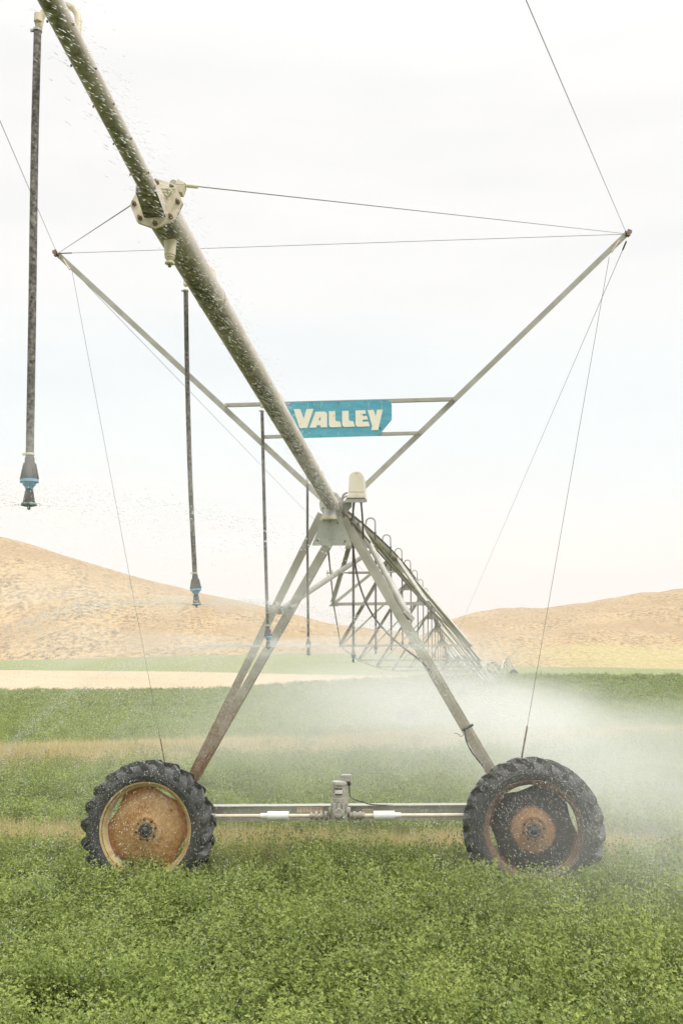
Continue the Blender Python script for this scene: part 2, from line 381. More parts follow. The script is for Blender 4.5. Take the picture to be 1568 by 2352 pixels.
def hill_mat(name, yg):
    m = M(name); v = m.pos; mpn = m.n('ShaderNodeMapping'); mpn.inputs['Scale'].default_value = (.55, .28, .55); m.l(v, mpn.inputs[0]); q = mpn.outputs[0]
    f = m.noise(q, .95, 7, .72, .3); g = m.noise(q, .07, 6, .6, 1.0); h = m.noise(q, .018, 4, .6, 1.5)
    col = m.mix(m.rng(f, .40, .56), (.12, .080, .042), (.45, .322, .175)); col = m.mix(m.rng(g, .45, .62, 0, .45), col, (.46, .34, .195))
    col = m.mix(m.rng(h, .44, .60, 0, .7), col, (.31, .21, .115))
    if yg:
        s_ = m.n('ShaderNodeSeparateXYZ'); m.l(v, s_.inputs[0])
        k = m.rng(m.math('ADD', s_.outputs[2], m.math('MULTIPLY', g, 22)), 22, 25, 1, 0)
        kx = m.rng(s_.outputs[0], 75, 120); k = m.math('MULTIPLY', k, kx)
        col = m.mix(m.math('MULTIPLY', k, .8), col, m.mix(m.rng(f, .4, .6), (.34, .30, .12), (.44, .36, .18)))
    return m.pr(col, .9, 0, m.bump(m.math('ADD', f, m.math('MULTIPLY', g, 2)), .22, .22), .1)
HL = hill_mat('dry_hill', False); HR = hill_mat('dry_grass_hill', True)
hl = hill('hills', -2400, 1240, 10, 372, 640, cl, HL, [(a, b + 4) for a, b in r5], bump=.55)
hr = hill('hills', 780, 3600, 10, 430, 900, cr_, HR, [(-3000, 1530), (1000, 1532), (1300, 1536), (1568, 1541), (4200, 1550)], bump=1.6)
# ground behind the hills to the horizon
mb = MB().add([(-1850, 1000, -8), (1850, 1000, -8), (1850, 1450, -8), (-1850, 1450, -8)], [(0, 1, 2, 3)]); o = mb.build('terrain', HL); o['kind'] = 'structure'

# ------------------------------------------------------------------ scattered plants (geometry nodes)
def scatter(name, pts, rots, scl, tint, protos, label, cat, kind='stuff'):
    me = bpy.data.meshes.new(name); me.vertices.add(len(pts)); me.vertices.foreach_set('co', np.asarray(pts, 'f').ravel())
    for nm, ty, arr, key in (('rot', 'FLOAT_VECTOR', rots, 'vector'), ('scl', 'FLOAT_VECTOR', scl, 'vector'), ('tint', 'FLOAT', tint, 'value')):
        a_ = me.attributes.new(nm, ty, 'POINT'); a_.data.foreach_set(key, np.asarray(arr, 'f').ravel())
    o = bpy.data.objects.new(name, me); COL.objects.link(o); tag(o, label, cat, kind=kind)
    pc = bpy.data.collections.new(name + '_plants')
    for p in protos: pc.objects.link(p)
    ng = bpy.data.node_groups.new(name, 'GeometryNodeTree')
    ng.interface.new_socket('Geometry', in_out='INPUT', socket_type='NodeSocketGeometry'); ng.interface.new_socket('Geometry', in_out='OUTPUT', socket_type='NodeSocketGeometry')
    gi = ng.nodes.new('NodeGroupInput'); go = ng.nodes.new('NodeGroupOutput'); ip = ng.nodes.new('GeometryNodeInstanceOnPoints')
    ci = ng.nodes.new('GeometryNodeCollectionInfo'); ci.inputs['Collection'].default_value = pc; ci.inputs['Separate Children'].default_value = True; ci.inputs['Reset Children'].default_value = True
    ra = ng.nodes.new('GeometryNodeInputNamedAttribute'); ra.data_type = 'FLOAT_VECTOR'; ra.inputs[0].default_value = 'rot'
    sa = ng.nodes.new('GeometryNodeInputNamedAttribute'); sa.data_type = 'FLOAT_VECTOR'; sa.inputs[0].default_value = 'scl'
    L = ng.links.new; L(gi.outputs[0], ip.inputs['Points']); L(ci.outputs[0], ip.inputs['Instance']); ip.inputs['Pick Instance'].default_value = True
    L(ra.outputs[0], ip.inputs['Rotation']); L(sa.outputs[0], ip.inputs['Scale']); L(ip.outputs[0], go.inputs[0])
    md = o.modifiers.new('scatter', 'NODES'); md.node_group = ng; return o

def alfalfa(i, stems=11, leaves=14, hgt=.43, spread=.13, ls=1.02):
    rs = random.Random(i); mb = MB()
    for s in range(stems):
        a = rs.uniform(0, 6.28); r0 = spread * math.sqrt(rs.random()) * .7
        b = Vector((math.cos(a) * r0, math.sin(a) * r0, 0)); H = hgt * rs.uniform(.72, 1.08)
        top = b + Vector((math.cos(a) * spread * rs.uniform(.1, .8) + .03, math.sin(a) * spread * rs.uniform(.1, .8), H))
        d = (top - b); sd = d.cross(Vector((math.cos(a + 1), math.sin(a + 1), 0))).normalized() * .0018
        mb.add([b - sd, b + sd, top], [(0, 1, 2)])
        for k in range(leaves):
            t = .25 + .75 * (k + rs.random()) / leaves; p = b + d * t
            az = rs.uniform(0, 6.28); pet = rs.uniform(.012, .035)
            q = p + Vector((math.cos(az) * pet, math.sin(az) * pet, rs.uniform(.0, .02)))
            for da in (-.9, 0, .9):
                L = rs.uniform(.017, .030) * ls; W = L * rs.uniform(.20, .28); aa = az + da + rs.uniform(-.2, .2)
                dr = Vector((math.cos(aa) + .25, math.sin(aa), rs.uniform(-.4, 1.5))).normalized(); sx = dr.cross(UP).normalized(); sx = (sx + UP * rs.uniform(-.6, .6)).normalized()
                mb.add([q, q + dr * L * .55 - sx * W, q + dr * L, q + dr * L * .55 + sx * W], [(0, 1, 2, 3)])
    me = bpy.data.meshes.new('alfalfa_plant'); me.from_pydata([tuple(v) for v in mb.v], [], mb.f); me.materials.append(LEAF); return bpy.data.objects.new('alfalfa_plant', me)
def tussock(i, blades=26, hgt=.5, mat=None, lean=.25, wid=.004):
    rs = random.Random(i); mb = MB()
    for s in range(blades):
        a = rs.uniform(0, 6.28); r0 = .12 * math.sqrt(rs.random()); b = Vector((math.cos(a) * r0, math.sin(a) * r0, 0)); H = hgt * rs.uniform(.5, 1.1)
        top = b + Vector((math.cos(a) * lean * rs.random() + .06, math.sin(a) * lean * rs.random(), H)); sx = Vector((math.cos(a + 1.5), math.sin(a + 1.5), 0)) * wid * rs.uniform(.7, 1.6)
        mid = b.lerp(top, .6) - Vector((math.cos(a), math.sin(a), 0)) * .02; mb.add([b - sx, b + sx, mid + sx, mid - sx, top], [(0, 1, 2, 3), (3, 2, 4)])
    me = bpy.data.meshes.new('tussock'); me.from_pydata([tuple(v) for v in mb.v], [], mb.f); me.materials.append(mat); return bpy.data.objects.new('tussock', me)

def strip_d(X, Y): return Y - (29.0 + .62 * X)
def field_points(zones):
    P, Rr, S, T = [], [], [], []
    for Ya, Yb, dens, sc, marg in zones:
        half = lambda Y: .37 * Y + marg
        hw = half(Yb); n = int((Yb - Ya) * 2 * hw * dens); X = rng.uniform(-hw, hw, n); Y = rng.uniform(Ya, Yb, n)
        k = np.abs(X) < half(Y); X, Y = X[k], Y[k]
        for x, y in zip(X, Y):
            d = strip_d(x, y); ns = mn.noise(Vector((x * .35, y * .35, 2))) ; n2_ = mn.noise(Vector((x * 1.3, y * 1.3, 5)))
            tr = 12.5 + .1 * math.sin(x) - math.tan(TH) * x
            if abs(d + ns * 2.5) < 3.8 and rng.random() < .70: continue
            trk = abs(y - tr - .1) < .5 + .3 * ns
            if trk and rng.random() < .55 + ns: continue
            hs = sc * (1 + .24 * n2_ + .14 * ns) * rng.uniform(.85, 1.2) * ((.80 if x < -.5 else 1.08) if 7.5 < y < 11.5 else 1.0)
            if trk: hs *= .7
            P.append((x, y, zfield(x, y) - .01)); Rr.append((rng.normal(0, .12), rng.normal(.07, .12), rng.uniform(0, 6.28)))
            S.append((sc * rng.uniform(.9, 1.2), sc * rng.uniform(.9, 1.2), hs)); T.append(min(1, max(0, rng.normal(.02, .05) + (.35 if trk else 0) + (.25 if abs(d) < 5 else 0))))
    return P, Rr, S, T
protos = [alfalfa(i) for i in range(5)]
P, Rr, S, T = field_points([(3.2, 9, 50, 1.0, 1.2), (9, 16, 42, 1.05, 1.5), (16, 28, 24, 1.15, 2), (28, 50, 9, 1.45, 3)])
scatter('alfalfa_crop', P, Rr, S, T, protos, 'dense green leafy alfalfa crop covering the foreground and field', 'crop')
protos2 = [alfalfa(40 + i, 14, 7, .42, .35, 2.8) for i in range(4)]
P, Rr, S, T = field_points([(50, 90, 2.6, 1.3, 4), (90, 138, 1.1, 1.7, 8), (138, 142, 1.6, 2.0, 10)])
scatter('alfalfa_far', P, Rr, S, T, protos2, 'smooth green crop further off beyond the yellow grass strip', 'crop')
# dry grass strip
P, Rr, S, T = [], [], [], []
for i in range(30000):
    x = rng.uniform(-17, 20); d = rng.normal(0, 2.3); y = 29 + .62 * x + d
    if y < 14 or abs(x) > .4 * y + 3: continue
    if mn.noise(Vector((x * .5, y * .5, 8))) < -.25: continue
    P.append((x, y, zfield(x, y))); Rr.append((rng.normal(0, .1), rng.normal(.1, .1), rng.uniform(0, 6.28))); s = rng.uniform(.8, 1.5) * (1.0 - .10 * abs(d)); S.append((1.5, 1.5, max(.4, s))); T.append(rng.uniform(0, .25))
for i in range(3600):
    x = rng.uniform(-7, 8); y = 12.6 - math.tan(TH) * x + rng.normal(0, .4)
    P.append((x, y, 0)); Rr.append((0, .1, rng.uniform(0, 6.28))); S.append((.8, .8, rng.uniform(.55, .95))); T.append(.3)
scatter('dry_grass', P, Rr, S, T, [tussock(90 + i, mat=STRAW) for i in range(4)], 'strip of pale yellow dry grass crossing the green field', 'grass')

# ------------------------------------------------------------------ the overhang pipe
J = tw(765, 1163)
D1 = ray(1024, 1607).normalized()            # runs away from the camera
D2 = ray(999, 1700).normalized()
def on_line(o_, d, row):
    lo, hi = -30.0, 0.0
    for _ in range(60):
        mid = (lo + hi) / 2
        p = o_ + d * mid
        r_ = row_of(p)[1] if (p.y > .2) else -1e9
        if r_ < row: lo = mid
        else: hi = mid
    return o_ + d * hi
FL = on_line(J, D1, 470)
END = FL - D2 * 5.2
big = thing('overhang_pipe', J, 'thick stained pipe overhead running from the tower to the octagonal bolted flange', 'pipe')
RP = .075
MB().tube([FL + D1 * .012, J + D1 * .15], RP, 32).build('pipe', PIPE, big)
MB().tube([FL + D1 * 1.02, FL + D1 * 1.028], RP + .0025, 32).build('weld_seam', GALV, big)
# flange
fx = D1.cross(UP).normalized(); fy = fx.cross(D1).normalized()
def oct_(c, r, rot=0): return [c + (fx * math.cos(rot + k * math.pi / 4) + fy * math.sin(rot + k * math.pi / 4)) * r for k in range(8)]
MB().plate(oct_(FL - D1 * .012, .116), D1, .010).build('flange', PALEPAINT, big)
MB().plate(oct_(FL + D1 * .0005, .114), D1, .010).build('back_flange', BOLT, big)
for k in range(8):
    a = k * math.pi / 4; c = FL - D1 * .012 + (fx * math.cos(a) + fy * math.sin(a)) * .096
    MB().lathe([(-.010, .0001), (-.010, .011), (0, .011)], c, D1, 6).lathe([(-.026, .0001), (-.026, .006), (-.008, .006)], c, D1, 10).build('bolt', BOLT, big)
# reducing cone and gussets
sm = thing('end_boom', END, 'thinner stained end pipe rising overhead out of the top left of the picture', 'pipe')
RS = .0375
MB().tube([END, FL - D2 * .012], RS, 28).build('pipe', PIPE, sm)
dn = (Vector((0, 0, -1)) + D2 * D2.z).normalized(); sd = D2.cross(dn).normalized()
g = MB()
for s in (-1, 1):
    g.plate([FL - D2 * .013 + sd * s * .042, FL - D2 * .013 + sd * s * .046 + dn * .066, FL - D2 * .16 + sd * s * .042 + dn * .03, FL - D2 * .16 + sd * s * .042], sd, .004)
g.plate([FL - D2 * .014 + sd * -.046 + dn * .064, FL - D2 * .014 + sd * .046 + dn * .064, FL - D2 * .16 + sd * .044 + dn * .03, FL - D2 * .16 + sd * -.044 + dn * .03], dn, .004)
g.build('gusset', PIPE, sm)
g = MB().plate([FL - D2 * .013 + sd * -.043 - dn * .02, FL - D2 * .013 + sd * -.085 - dn * .07, FL - D2 * .10 + sd * -.043 - dn * .02], dn, .004); g.build('gusset', PALEPAINT, sm)
# screws seen in profile along both pipes
for k in range(16):
    for s in (-1, 1):
        p = FL - D2 * (.25 + k * .22 + random.uniform(0, .05)) + sd * s * .039 + dn * .012; MB().lathe([(0, .0045), (.004, .0045)], p - sd * s * .001, sd * s, 8).build('screw', BOLT, sm)
# hanging drain
dp = on_line(J, D1, 520) + Vector((.0, 0, -.004))
dv = thing('drain_plug', dp + Vector((0, 0, -.2)), 'cream threaded drain plug hanging under the thick pipe just behind the flange', 'plug')
MB().lathe([(0, .030), (.030, .026), (.052, .0255), (.070, .025)], dp + Vector((.005, 0, -.065)), (0, 0, -1), 24).build('socket', PALEPAINT, dv)
MB().lathe([(.068, .0235), (.071, .0235), (.072, .0215), (.077, .0215), (.078, .0235), (.082, .023), (.083, .019), (.090, .0185), (.092, .014), (.100, .013)], dp + Vector((.005, 0, -.065)), (0, 0, -1), 20).build('bushing', PALEPAINT, dv)
MB().lathe([(.099, .018), (.103, .0225), (.110, .0225), (.113, .014)], dp + Vector((.005, 0, -.065)), (0, 0, -1), 8).build('cap', PALEPAINT, dv)
MB().lathe([(.112, .008), (.124, .0075), (.126, .004)], dp + Vector((.005, 0, -.065)), (0, 0, -1), 10).build('stud', BOLT, dv)

# ------------------------------------------------------------------ drop hoses
CR = D1.cross(UP).normalized()      # to the right of the pipe
def gooseneck_pts(root, side, wdt, rise, down):
    """root on the pipe top; side +1 right"""
    pts = [root]; top = root + UP * rise; r_ = wdt / 2
    pts.append(top)
    for k in range(1, 9):
        a = math.pi * k / 9; pts.append(top + CR * side * (r_ - r_ * math.cos(a)) + UP * r_ * math.sin(a))
    pts.append(top + CR * side * wdt); pts.append(top + CR * side * wdt - UP * down)
    return pts
def nozzle_parts(parent, p, k=1.0, ax=Vector((0, 0, -1)), n=18, mesh_only=False):
    L = lambda pr_: [(a * k, b * k) for a, b in pr_]
    o1 = MB().lathe(L([(-.004, .0125), (0, .0150), (.0165, .0155), (.017, .0185), (.040, .022), (.069, .0275)]), p, ax, n)
    for q in range(8):
        a = q * math.pi / 4; x = ax.orthogonal().normalized(); y = ax.cross(x); dd = x * math.cos(a) + y * math.sin(a)
        o1.bar(p + ax * .019 * k + dd * .019 * k, p + ax * .068 * k + dd * .0285 * k, .003 * k, .003 * k)
    o2 = MB().lathe(L([(.0692, .0285), (.078, .029), (.081, .021), (.088, .0185), (.092, .014), (.099, .0125)]), p, ax, n)
    o3 = MB().lathe(L([(.0992, .010), (.108, .0135), (.120, .015), (.143, .0195)]), p, ax, n)
    o4 = MB().lathe(L([(.1432, .022), (.146, .0245), (.151, .0245), (.153, .018), (.154, .0055), (.163, .005), (.166, .001)]), p, ax, n)
    if mesh_only: return o1, o2, o3, o4
    w_ = o1.build('weight', DARKPL, parent); o2.build('nozzle_clamp', BLUEPL, parent); nz = o3.build('nozzle', DARKPL, parent); o4.build('spray_plate', metal_plate, parent)
metal_plate = metal('spray_plate_plastic', (.10, .12, .13), (.30, .38, .44), (.07, .06, .05), 90, .5, 0)
def smooth_curve(pts, n=10):
    out_ = []
    P_ = [pts[0]] + list(pts) + [pts[-1]]
    for i in range(1, len(P_) - 2):
        a, b, c, d = (Vector(q) for q in P_[i - 1:i + 3])
        for k in range(n):
            t = k / n; out_.append(.5 * ((2 * b) + (-a + c) * t + (2 * a - 5 * b + 4 * c - d) * t * t + (-a + 3 * b - 3 * c + d) * t ** 3))
    out_.append(Vector(pts[-1])); return out_
NOZZ = []
def drop_hose(o_, d, rootrow, top_px, mids, bot_px, label, r=.0125, rise=.03):
    c = on_line(o_, d, rootrow); Y = c.y; rad = RP if o_ is J else RS
    top = at(*top_px, Y); wd = max(.11, (c - top).dot(CR) + .018)
    root = c + UP * rad * .9 + CR * .004; wd = max(.10, (root - top).dot(CR))
    t = thing('drop_hose', c, label, 'hose', 'sprinkler hoses hanging from the pipe')
    pts = gooseneck_pts(root, -1, wd, .07, .02); pts[-1] = Vector((top.x, pts[-1].y, pts[-1].z))
    endn = Vector((top.x, top.y, top.z + .03)); pts.append(endn)
    MB().tube(pts, .0118, 16).build('gooseneck', PALEPAINT, t)
    MB().tube([endn + UP * .03, endn + UP * .002], .0138, 16).build('sleeve', PALEPAINT, t)
    MB().tube([top + UP * .004, top + UP * -.004], .0152, 16).bar(top + Vector((-.015, 0, 0)), top + Vector((-.024, 0, 0)), .007, .008).build('hose_clamp', GALV, t)
    bot = at(*bot_px, Y); hp = smooth_curve([top] + [at(*m_, Y) for m_ in mids] + [bot])
    MB().tube(hp, r, 14).build('hose', HOSE, t)
    MB().tube([bot + UP * .016, bot + UP * .009], .0145, 14).bar(bot + Vector((-.014, 0, .012)), bot + Vector((-.023, 0, .012)), .006, .007).build('hose_clamp', PALEPAINT, t)
    ax = (hp[-1] - hp[-4]).normalized(); nozzle_parts(t, bot, 1.0, ax); NOZZ.append(bot + ax * .13)
    return t
drop_hose(FL, D2, 112, (87, 70), [(80, 350), (75, 700)], (69, 1052), 'biggest nearest drop hose with blue nozzle, at the left edge against the sky')
drop_hose(J, D1, 690, (427, 668), [(430, 850), (437, 1100)], (448, 1322), 'second nearest drop hose with blue nozzle in front of the left hillside')
drop_hose(J, D1, 958, (602, 944), [(605, 1080), (610, 1280)], (615, 1440), 'third drop hose, its nozzle spraying beside the left tower leg')
drop_hose(J, D1, 1121, (706, 1112), [(706, 1250), (707, 1380)], (708, 1468), 'drop hose just left of the tower gusset')

# ------------------------------------------------------------------ machine line and spans
def tower_pos(px, Y, z): p = at(px, 1500, Y); return Vector((p.x, p.y, z))
HEAD = J.copy()
T2 = Vector((at(1027, 1513, 55).x, 55, at(1027, 1511, 55).z)); T3 = Vector((at(1108, 1530, 108).x, 108, at(1108, 1530, 108).z))
T4 = Vector((at(1149, 1536, 156).x, 156, at(1149, 1536, 156).z)); T5 = Vector((at(1163, 1513, 196).x, 196, at(1163, 1517, 196).z))
def span_pt(a, b, t, crown): p = a.lerp(b, t); p.z += crown * 4 * t * (1 - t); return p
CROWN1 = .95
def make_span(a, b, crown, label, first=False, nodes=(.12, .25, .375, .5, .625, .75, .88), detail=True):
    root = thing('span_truss', a.lerp(b, .5) * 1.0, label, 'truss span', 'truss spans of the irrigation machine')
    d = (b - a).normalized(); side = d.cross(UP).normalized()
    n = 36; pts = [span_pt(a, b, i / n, crown) for i in range(n + 1)]
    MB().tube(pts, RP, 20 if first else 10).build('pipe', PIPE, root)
    W = {.12: .745, .25: 1.40, .375: 1.62, .5: 1.68}; DZ = {.12: 1.02, .25: 1.72, .375: 2.02, .5: 2.1}
    mat = GALV if first else GALV_FAR
    prev = {-1: a + side * -.10 - UP * .05, 1: a + side * .10 - UP * .05}
    rods = {s: [prev[s]] for s in (-1, 1)}
    for t in nodes:
        k = t if t <= .5 else round(1 - t, 3); w_, dz = W[k], DZ[k]; c = span_pt(a, b, t, crown)
        nd = {s: c + side * s * w_ - UP * dz for s in (-1, 1)}
        MB().angle(nd[-1] - side * .05, nd[1] + side * .05, .055, .006, UP, 1).build('cross_member', mat, root)
        for s in (-1, 1):
            for dt in (-.062, .062):
                q = span_pt(a, b, t + dt, crown) + side * s * .05 - UP * .05
                st = MB().angle(nd[s] + UP * .03, q, .062, .006, side * s, 1); st.build('strut', mat, root)
            MB().bar(nd[s] - side * .07, nd[s] + side * .07, .09, .02).build('node_plate', mat, root) if first else None
            rods[s].append(nd[s])
        for dt in (-.062, .062):
            if dt < 0 or t == nodes[-1]:
                q = span_pt(a, b, t + dt, crown); MB().plate([q + side * -.21 - UP * .30, q + side * .21 - UP * .30, q + side * .08 - UP * .04, q - side * .08 - UP * .04], d, .008).build('pipe_bracket', mat, root)
    for s in (-1, 1):
        rods[s].append(b + side * s * .10 - UP * .05); MB().tube(rods[s], .012, 8).build('truss_rod', WIRE, root)
    if first:
        # thin round spreader close to the tower
        c0 = span_pt(a, b, .065, crown); dz = elev(1315, c0.y) - c0.z
        l_ = at(749, 1316, c0.y); r_ = at(902, 1314, c0.y)
        MB().tube([l_, r_], .010, 8).tube([l_.lerp(r_, .33), l_.lerp(r_, .80)], .019, 10).build('spreader', GALV, root)
        for k in (0.02, .09, .16): q = l_.lerp(r_, k); MB().tube([q + UP * .04, q - UP * .05], .005, 6).build('threaded_rod', BOLT, root)
        MB().tube([p + UP * .0 + side * .09 for p in pts[:30]], .012, 6).build('conduit', BLACKCABLE, root)
    return root
sp1 = make_span(HEAD, T2, CROWN1, 'nearest galvanised truss span, its pipe arching away behind the tower head', True)
make_span(T2, T3, .55, 'second truss span half lost in the spray beyond the nearest span')
make_span(T3, T4, .75, 'far low arched truss span rising just above the mist', nodes=(.25, .5, .75))
make_span(T4, T5, .55, 'farthest truss span ending at the pyramid shaped centre tower', nodes=(.25, .5, .75))

# far drop hoses: one prototype, copies share its meshes
def far_proto(sidev, length=1.62, low=False):
    root = thing('drop_hose', (0, 0, 0), 'x', 'hose', 'sprinkler hoses hanging from the pipe', local=True); n = 8 if not low else 5
    wd = .135; pts = [Vector((.0, 0, .06)), Vector((0, 0, .12))] + [Vector((wd / 2 * (1 - math.cos(math.pi * k / 7)), 0, .12 + wd / 2 * math.sin(math.pi * k / 7))) for k in range(1, 7)] + [Vector((wd, 0, .12)), Vector((wd, 0, -.02))]
    if low:
        mb = MB().tube(pts, .013, n).tube([pts[-1], Vector((wd, 0, -length))], .013, n).lathe([(0, .014), (.07, .028), (.10, .012), (.165, .024)], (wd, 0, -length), (0, 0, -1), n)
        o = mb.build('far_hose', HOSE, root); return root
    MB().tube(pts, .0125, n).build('gooseneck', GALV_FAR, root)
    MB().tube([Vector((wd, 0, -.02)), Vector((wd + .003, 0, -.5)), Vector((wd, 0, -length))], .0148, n).build('hose', HOSE, root)
    o1, o2, o3, o4 = nozzle_parts(None, Vector((wd, 0, -length)), 1.0, n=10, mesh_only=True)
    o1.build('weight', DARKPL, root); o2.build('nozzle_clamp', BLUEPL, root); o3.build('nozzle', DARKPL, root)
    return root
def copy_thing(o, loc, rz, label):
    c = o.copy(); COL.objects.link(c); c.location = loc; c.rotation_euler.z = rz; c['label'] = label
    for ch in o.children: d_ = ch.copy(); COL.objects.link(d_); d_.parent = c
    return c
fp = far_proto(1); used = False
S1 = (T2 - HEAD).length; ORD = ['first', 'second', 'third', 'fourth', 'fifth', 'sixth', 'seventh', 'eighth', 'ninth', 'tenth', 'eleventh', 'twelfth', 'thirteenth', 'fourteenth', 'fifteenth', 'sixteenth', 'seventeenth', 'eighteenth']
k = 0; Yh = 11.62
FARN = []
while Yh < 53.5:
    t = (Yh - HEAD.y) / (T2.y - HEAD.y); p = span_pt(HEAD, T2, t, CROWN1) + UP * .01
    lab = ORD[k] + ' drop hose with curved gooseneck counting back from the tower head along the nearest span'
    L = p.z - (2.5 + (T2.z - HEAD.z) * t * .55)
    if not used: fp.location = p; fp.rotation_euler.z = -TH; fp['label'] = lab; used = True
    else: copy_thing(fp, p, -TH, lab)
    FARN.append(p + CR * .13 - UP * 1.75); Yh += 2.62; k += 1
lp = None
for a, b, cwn, sname in ((T2, T3, .55, 'second'), (T3, T4, .75, 'third')):
    m_ = int((b - a).length / 3.2)
    for i in range(1, m_):
        p = span_pt(a, b, i / m_, cwn); lab = 'tiny far drop hose under the %s truss span, fading in the spray' % sname
        if lp is None: lp = far_proto(1, 1.5, True); lp.location = p; lp['label'] = lab
        else: copy_thing(lp, p, -TH, lab)
        if lp.location == p: lp.rotation_euler.z = -TH

# ------------------------------------------------------------------ near drive tower
BASE = tw(771, 1903, 0); BASE.z = 0
tow = thing('drive_tower', BASE, 'A-frame drive tower on two big tyres straddling the middle of the picture', 'tower', 'wheeled towers of the irrigation machine')
NF = -NV   # towards the camera
def leg(p, off_top, off_bot, wdt, side):
    a = tw(*p[0], off_top); b = tw(*p[1], off_bot)
    MB().angle(a, b, wdt, .007, NV, side).build('leg', LEG, tow); return a, b
leg(((738, 1180), (414, 1836)), -.06, .12, .088, 1)
leg(((786, 1190), (1161, 1836)), -.06, .12, .088, -1)
leg(((781, 1198), (419, 1834)), .55, .18, .095, -1)
leg(((798, 1200), (1150, 1800)), .55, .18, .075, -1)
# gusset with folded rib
gp = [tw(*q, -.07) for q in ((741, 1186), (783, 1186), (808, 1253), (716, 1253))]
MB().plate(gp, NV, .006).build('gusset', GUSS, tow)
MB().bar(tw(764, 1200, -.075), tw(763, 1247, -.075), .012, .006, NV).build('rib', GUSS, tow)
gb = [tw(*q, .60) for q in ((742, 1190), (788, 1190), (812, 1240), (726, 1240))]
MB().plate(gb, NV, .006).build('back_gusset', GUSS, tow)
for q in ((729, 1241), (792, 1243), (775, 1201), (740, 1190)):
    MB().lathe([(-.004, .010), (.010, .010), (.014, .006)], tw(*q, -.072), NF, 8).build('bolt', BOLT, tow)
# tower head: saddle, flange, down-spout with clamp
MB().plate([tw(x, y, -.02) for x, y in ((733, 1155), (741, 1138), (772, 1133), (789, 1150), (786, 1173), (778, 1184), (744, 1184), (735, 1170))], D1, .012).build('head_flange', GUSS, tow)
MB().plate([tw(x, y, -.10) for x, y in ((762, 1128), (776, 1134), (785, 1157), (776, 1166))], D1, .012).build('head_plate', GUSS, tow)
for q in ((770, 1138), (779, 1156), (738, 1150), (742, 1168)): MB().lathe([(0, .010), (.022, .010), (.022, .006), (.034, .006)], tw(*q, -.10), -D1, 8).build('bolt', BOLT, tow)
MB().lathe([(-.05, .074), (.03, .066), (.085, .068), (.10, .074), (.112, .078)], tw(757, 1163, -.10), (0, 0, -1), 24).build('down_spout', GUSS, tow)
sq = tw(757, 1163, -.10) - UP * .108
MB().lathe([(0, .084), (.004, .089), (.040, .089), (.045, .080)], sq, (0, 0, -1), 28).bar(sq + Vector((-.078, -.02, -.004)), sq + Vector((-.098, -.02, -.052)), .022, .03).build('clamp_ring', PALEPAINT, tow)
MB().tube([sq + Vector((0, -.02, -.04)), sq + Vector((.0, -.02, -.075))], .006, 8).build('drain_tip', BOLT, tow)
# links and chain like linkage on the right of the head
hw = MB()
for i, (x, y) in enumerate(((781, 1166), (786, 1176), (791, 1186), (797, 1196), (801, 1206), (792, 1160), (798, 1150))):
    p = tw(x, y, -.02 + .03 * i); hw.lathe([(-.02, .014), (.02, .014)], p, (math.cos(i), math.sin(i), .4), 8); hw.bar(p, p + Vector((.03, .05, -.05)), .018, .010)
hw.build('linkage', BOLT, tow)
MB().plate([tw(x, y, -.03) for x, y in ((789, 1152), (799, 1142), (807, 1150), (807, 1164), (797, 1176), (790, 1170))], NV, .02).build('bracket', GUSS, tow)
# long round braces from the legs to the first span pipe
pb = lambda Yp: span_pt(HEAD, T2, (Yp - HEAD.y) / (T2.y - HEAD.y), CROWN1)
MB().tube([tw(640, 1404, .10), pb(16.4) + CR * -.06 - UP * .06], .037, 16).build('brace', GALV, tow)
MB().tube([tw(940, 1418, .08), pb(12.7) + CR * .08 - UP * .05], .036, 16).build('brace', GALV, tow)
MB().bar(tw(618, 1398, .02), tw(646, 1402, .16), .05, .09).build('brace_bracket', GALV, tow)
MB().bar(tw(928, 1404, .02), tw(948, 1424, .1), .03, .05).build('brace_bracket', GALV, tow)
# base beam with bright top lip, stickers, cable clips
b0, b1 = tw(392, 1868, .22), tw(1180, 1864, .22)
MB().bar(b0, b1, .14, .155).build('base_beam', GALV, tow)
MB().bar(b0 + UP * .081 + NF * .01, b1 + UP * .081 + NF * .01, .17, .006).build('top_lip', GUSS, tow)
for i, (x0, x1, ya, yb) in enumerate(((682, 741, 1853, 1866), (832, 858, 1858, 1868))):
    MB().plate([tw(*q, .146) for q in ((x0, ya), (x1, ya), (x1, yb), (x0, yb))], NF, .002).build('sticker', DECAL, tow)
    dk = MB()
    for j in range(3):
        for k in range(7):
            xa = x0 + 3 + k * (x1 - x0 - 6) / 7; yy = ya + 3 + j * 3.2; dk.plate([tw(*q, .1455 - .002) for q in ((xa, yy), (xa + random.uniform(2, 6), yy), (xa + 4, yy + 1.3), (xa, yy + 1.3))], NF, .0012)
    dk.build('sticker_print', MOTOR, tow)
# drive shaft
def shaft(x, off=-.02): return tw(x, 1873.5 - (x - 784) * .004, off)
for xa, xb in ((466, 742), (808, 1100)):
    MB().tube([shaft(xa), shaft(xb)], .0205, 16).build('drive_shaft', PALEPAINT, tow)
    MB().tube([shaft(xa + (0 if xa < 600 else 0)), shaft(xa + 30)], .027, 16).build('shaft_coupler', MOTOR, tow)
for xa, xb in ((615, 663), (859, 906)):
    MB().tube([shaft(xa), shaft(xb)], .048, 20).tube([shaft(xa - 16 if xa < 700 else xb), shaft(xa if xa < 700 else xb + 15)], .030, 16).build('pvc_sleeve', PVC, tow)
for xs_ in ((716, 760), (808, 834)):
    u = MB()
    for k in range(5):
        x = xs_[0] + (xs_[1] - xs_[0]) * k / 4; u.tube([shaft(x - 3), shaft(x + 3)], .046 if k % 2 else .034, 12)
    u.build('universal_joint', MOTOR, tow)
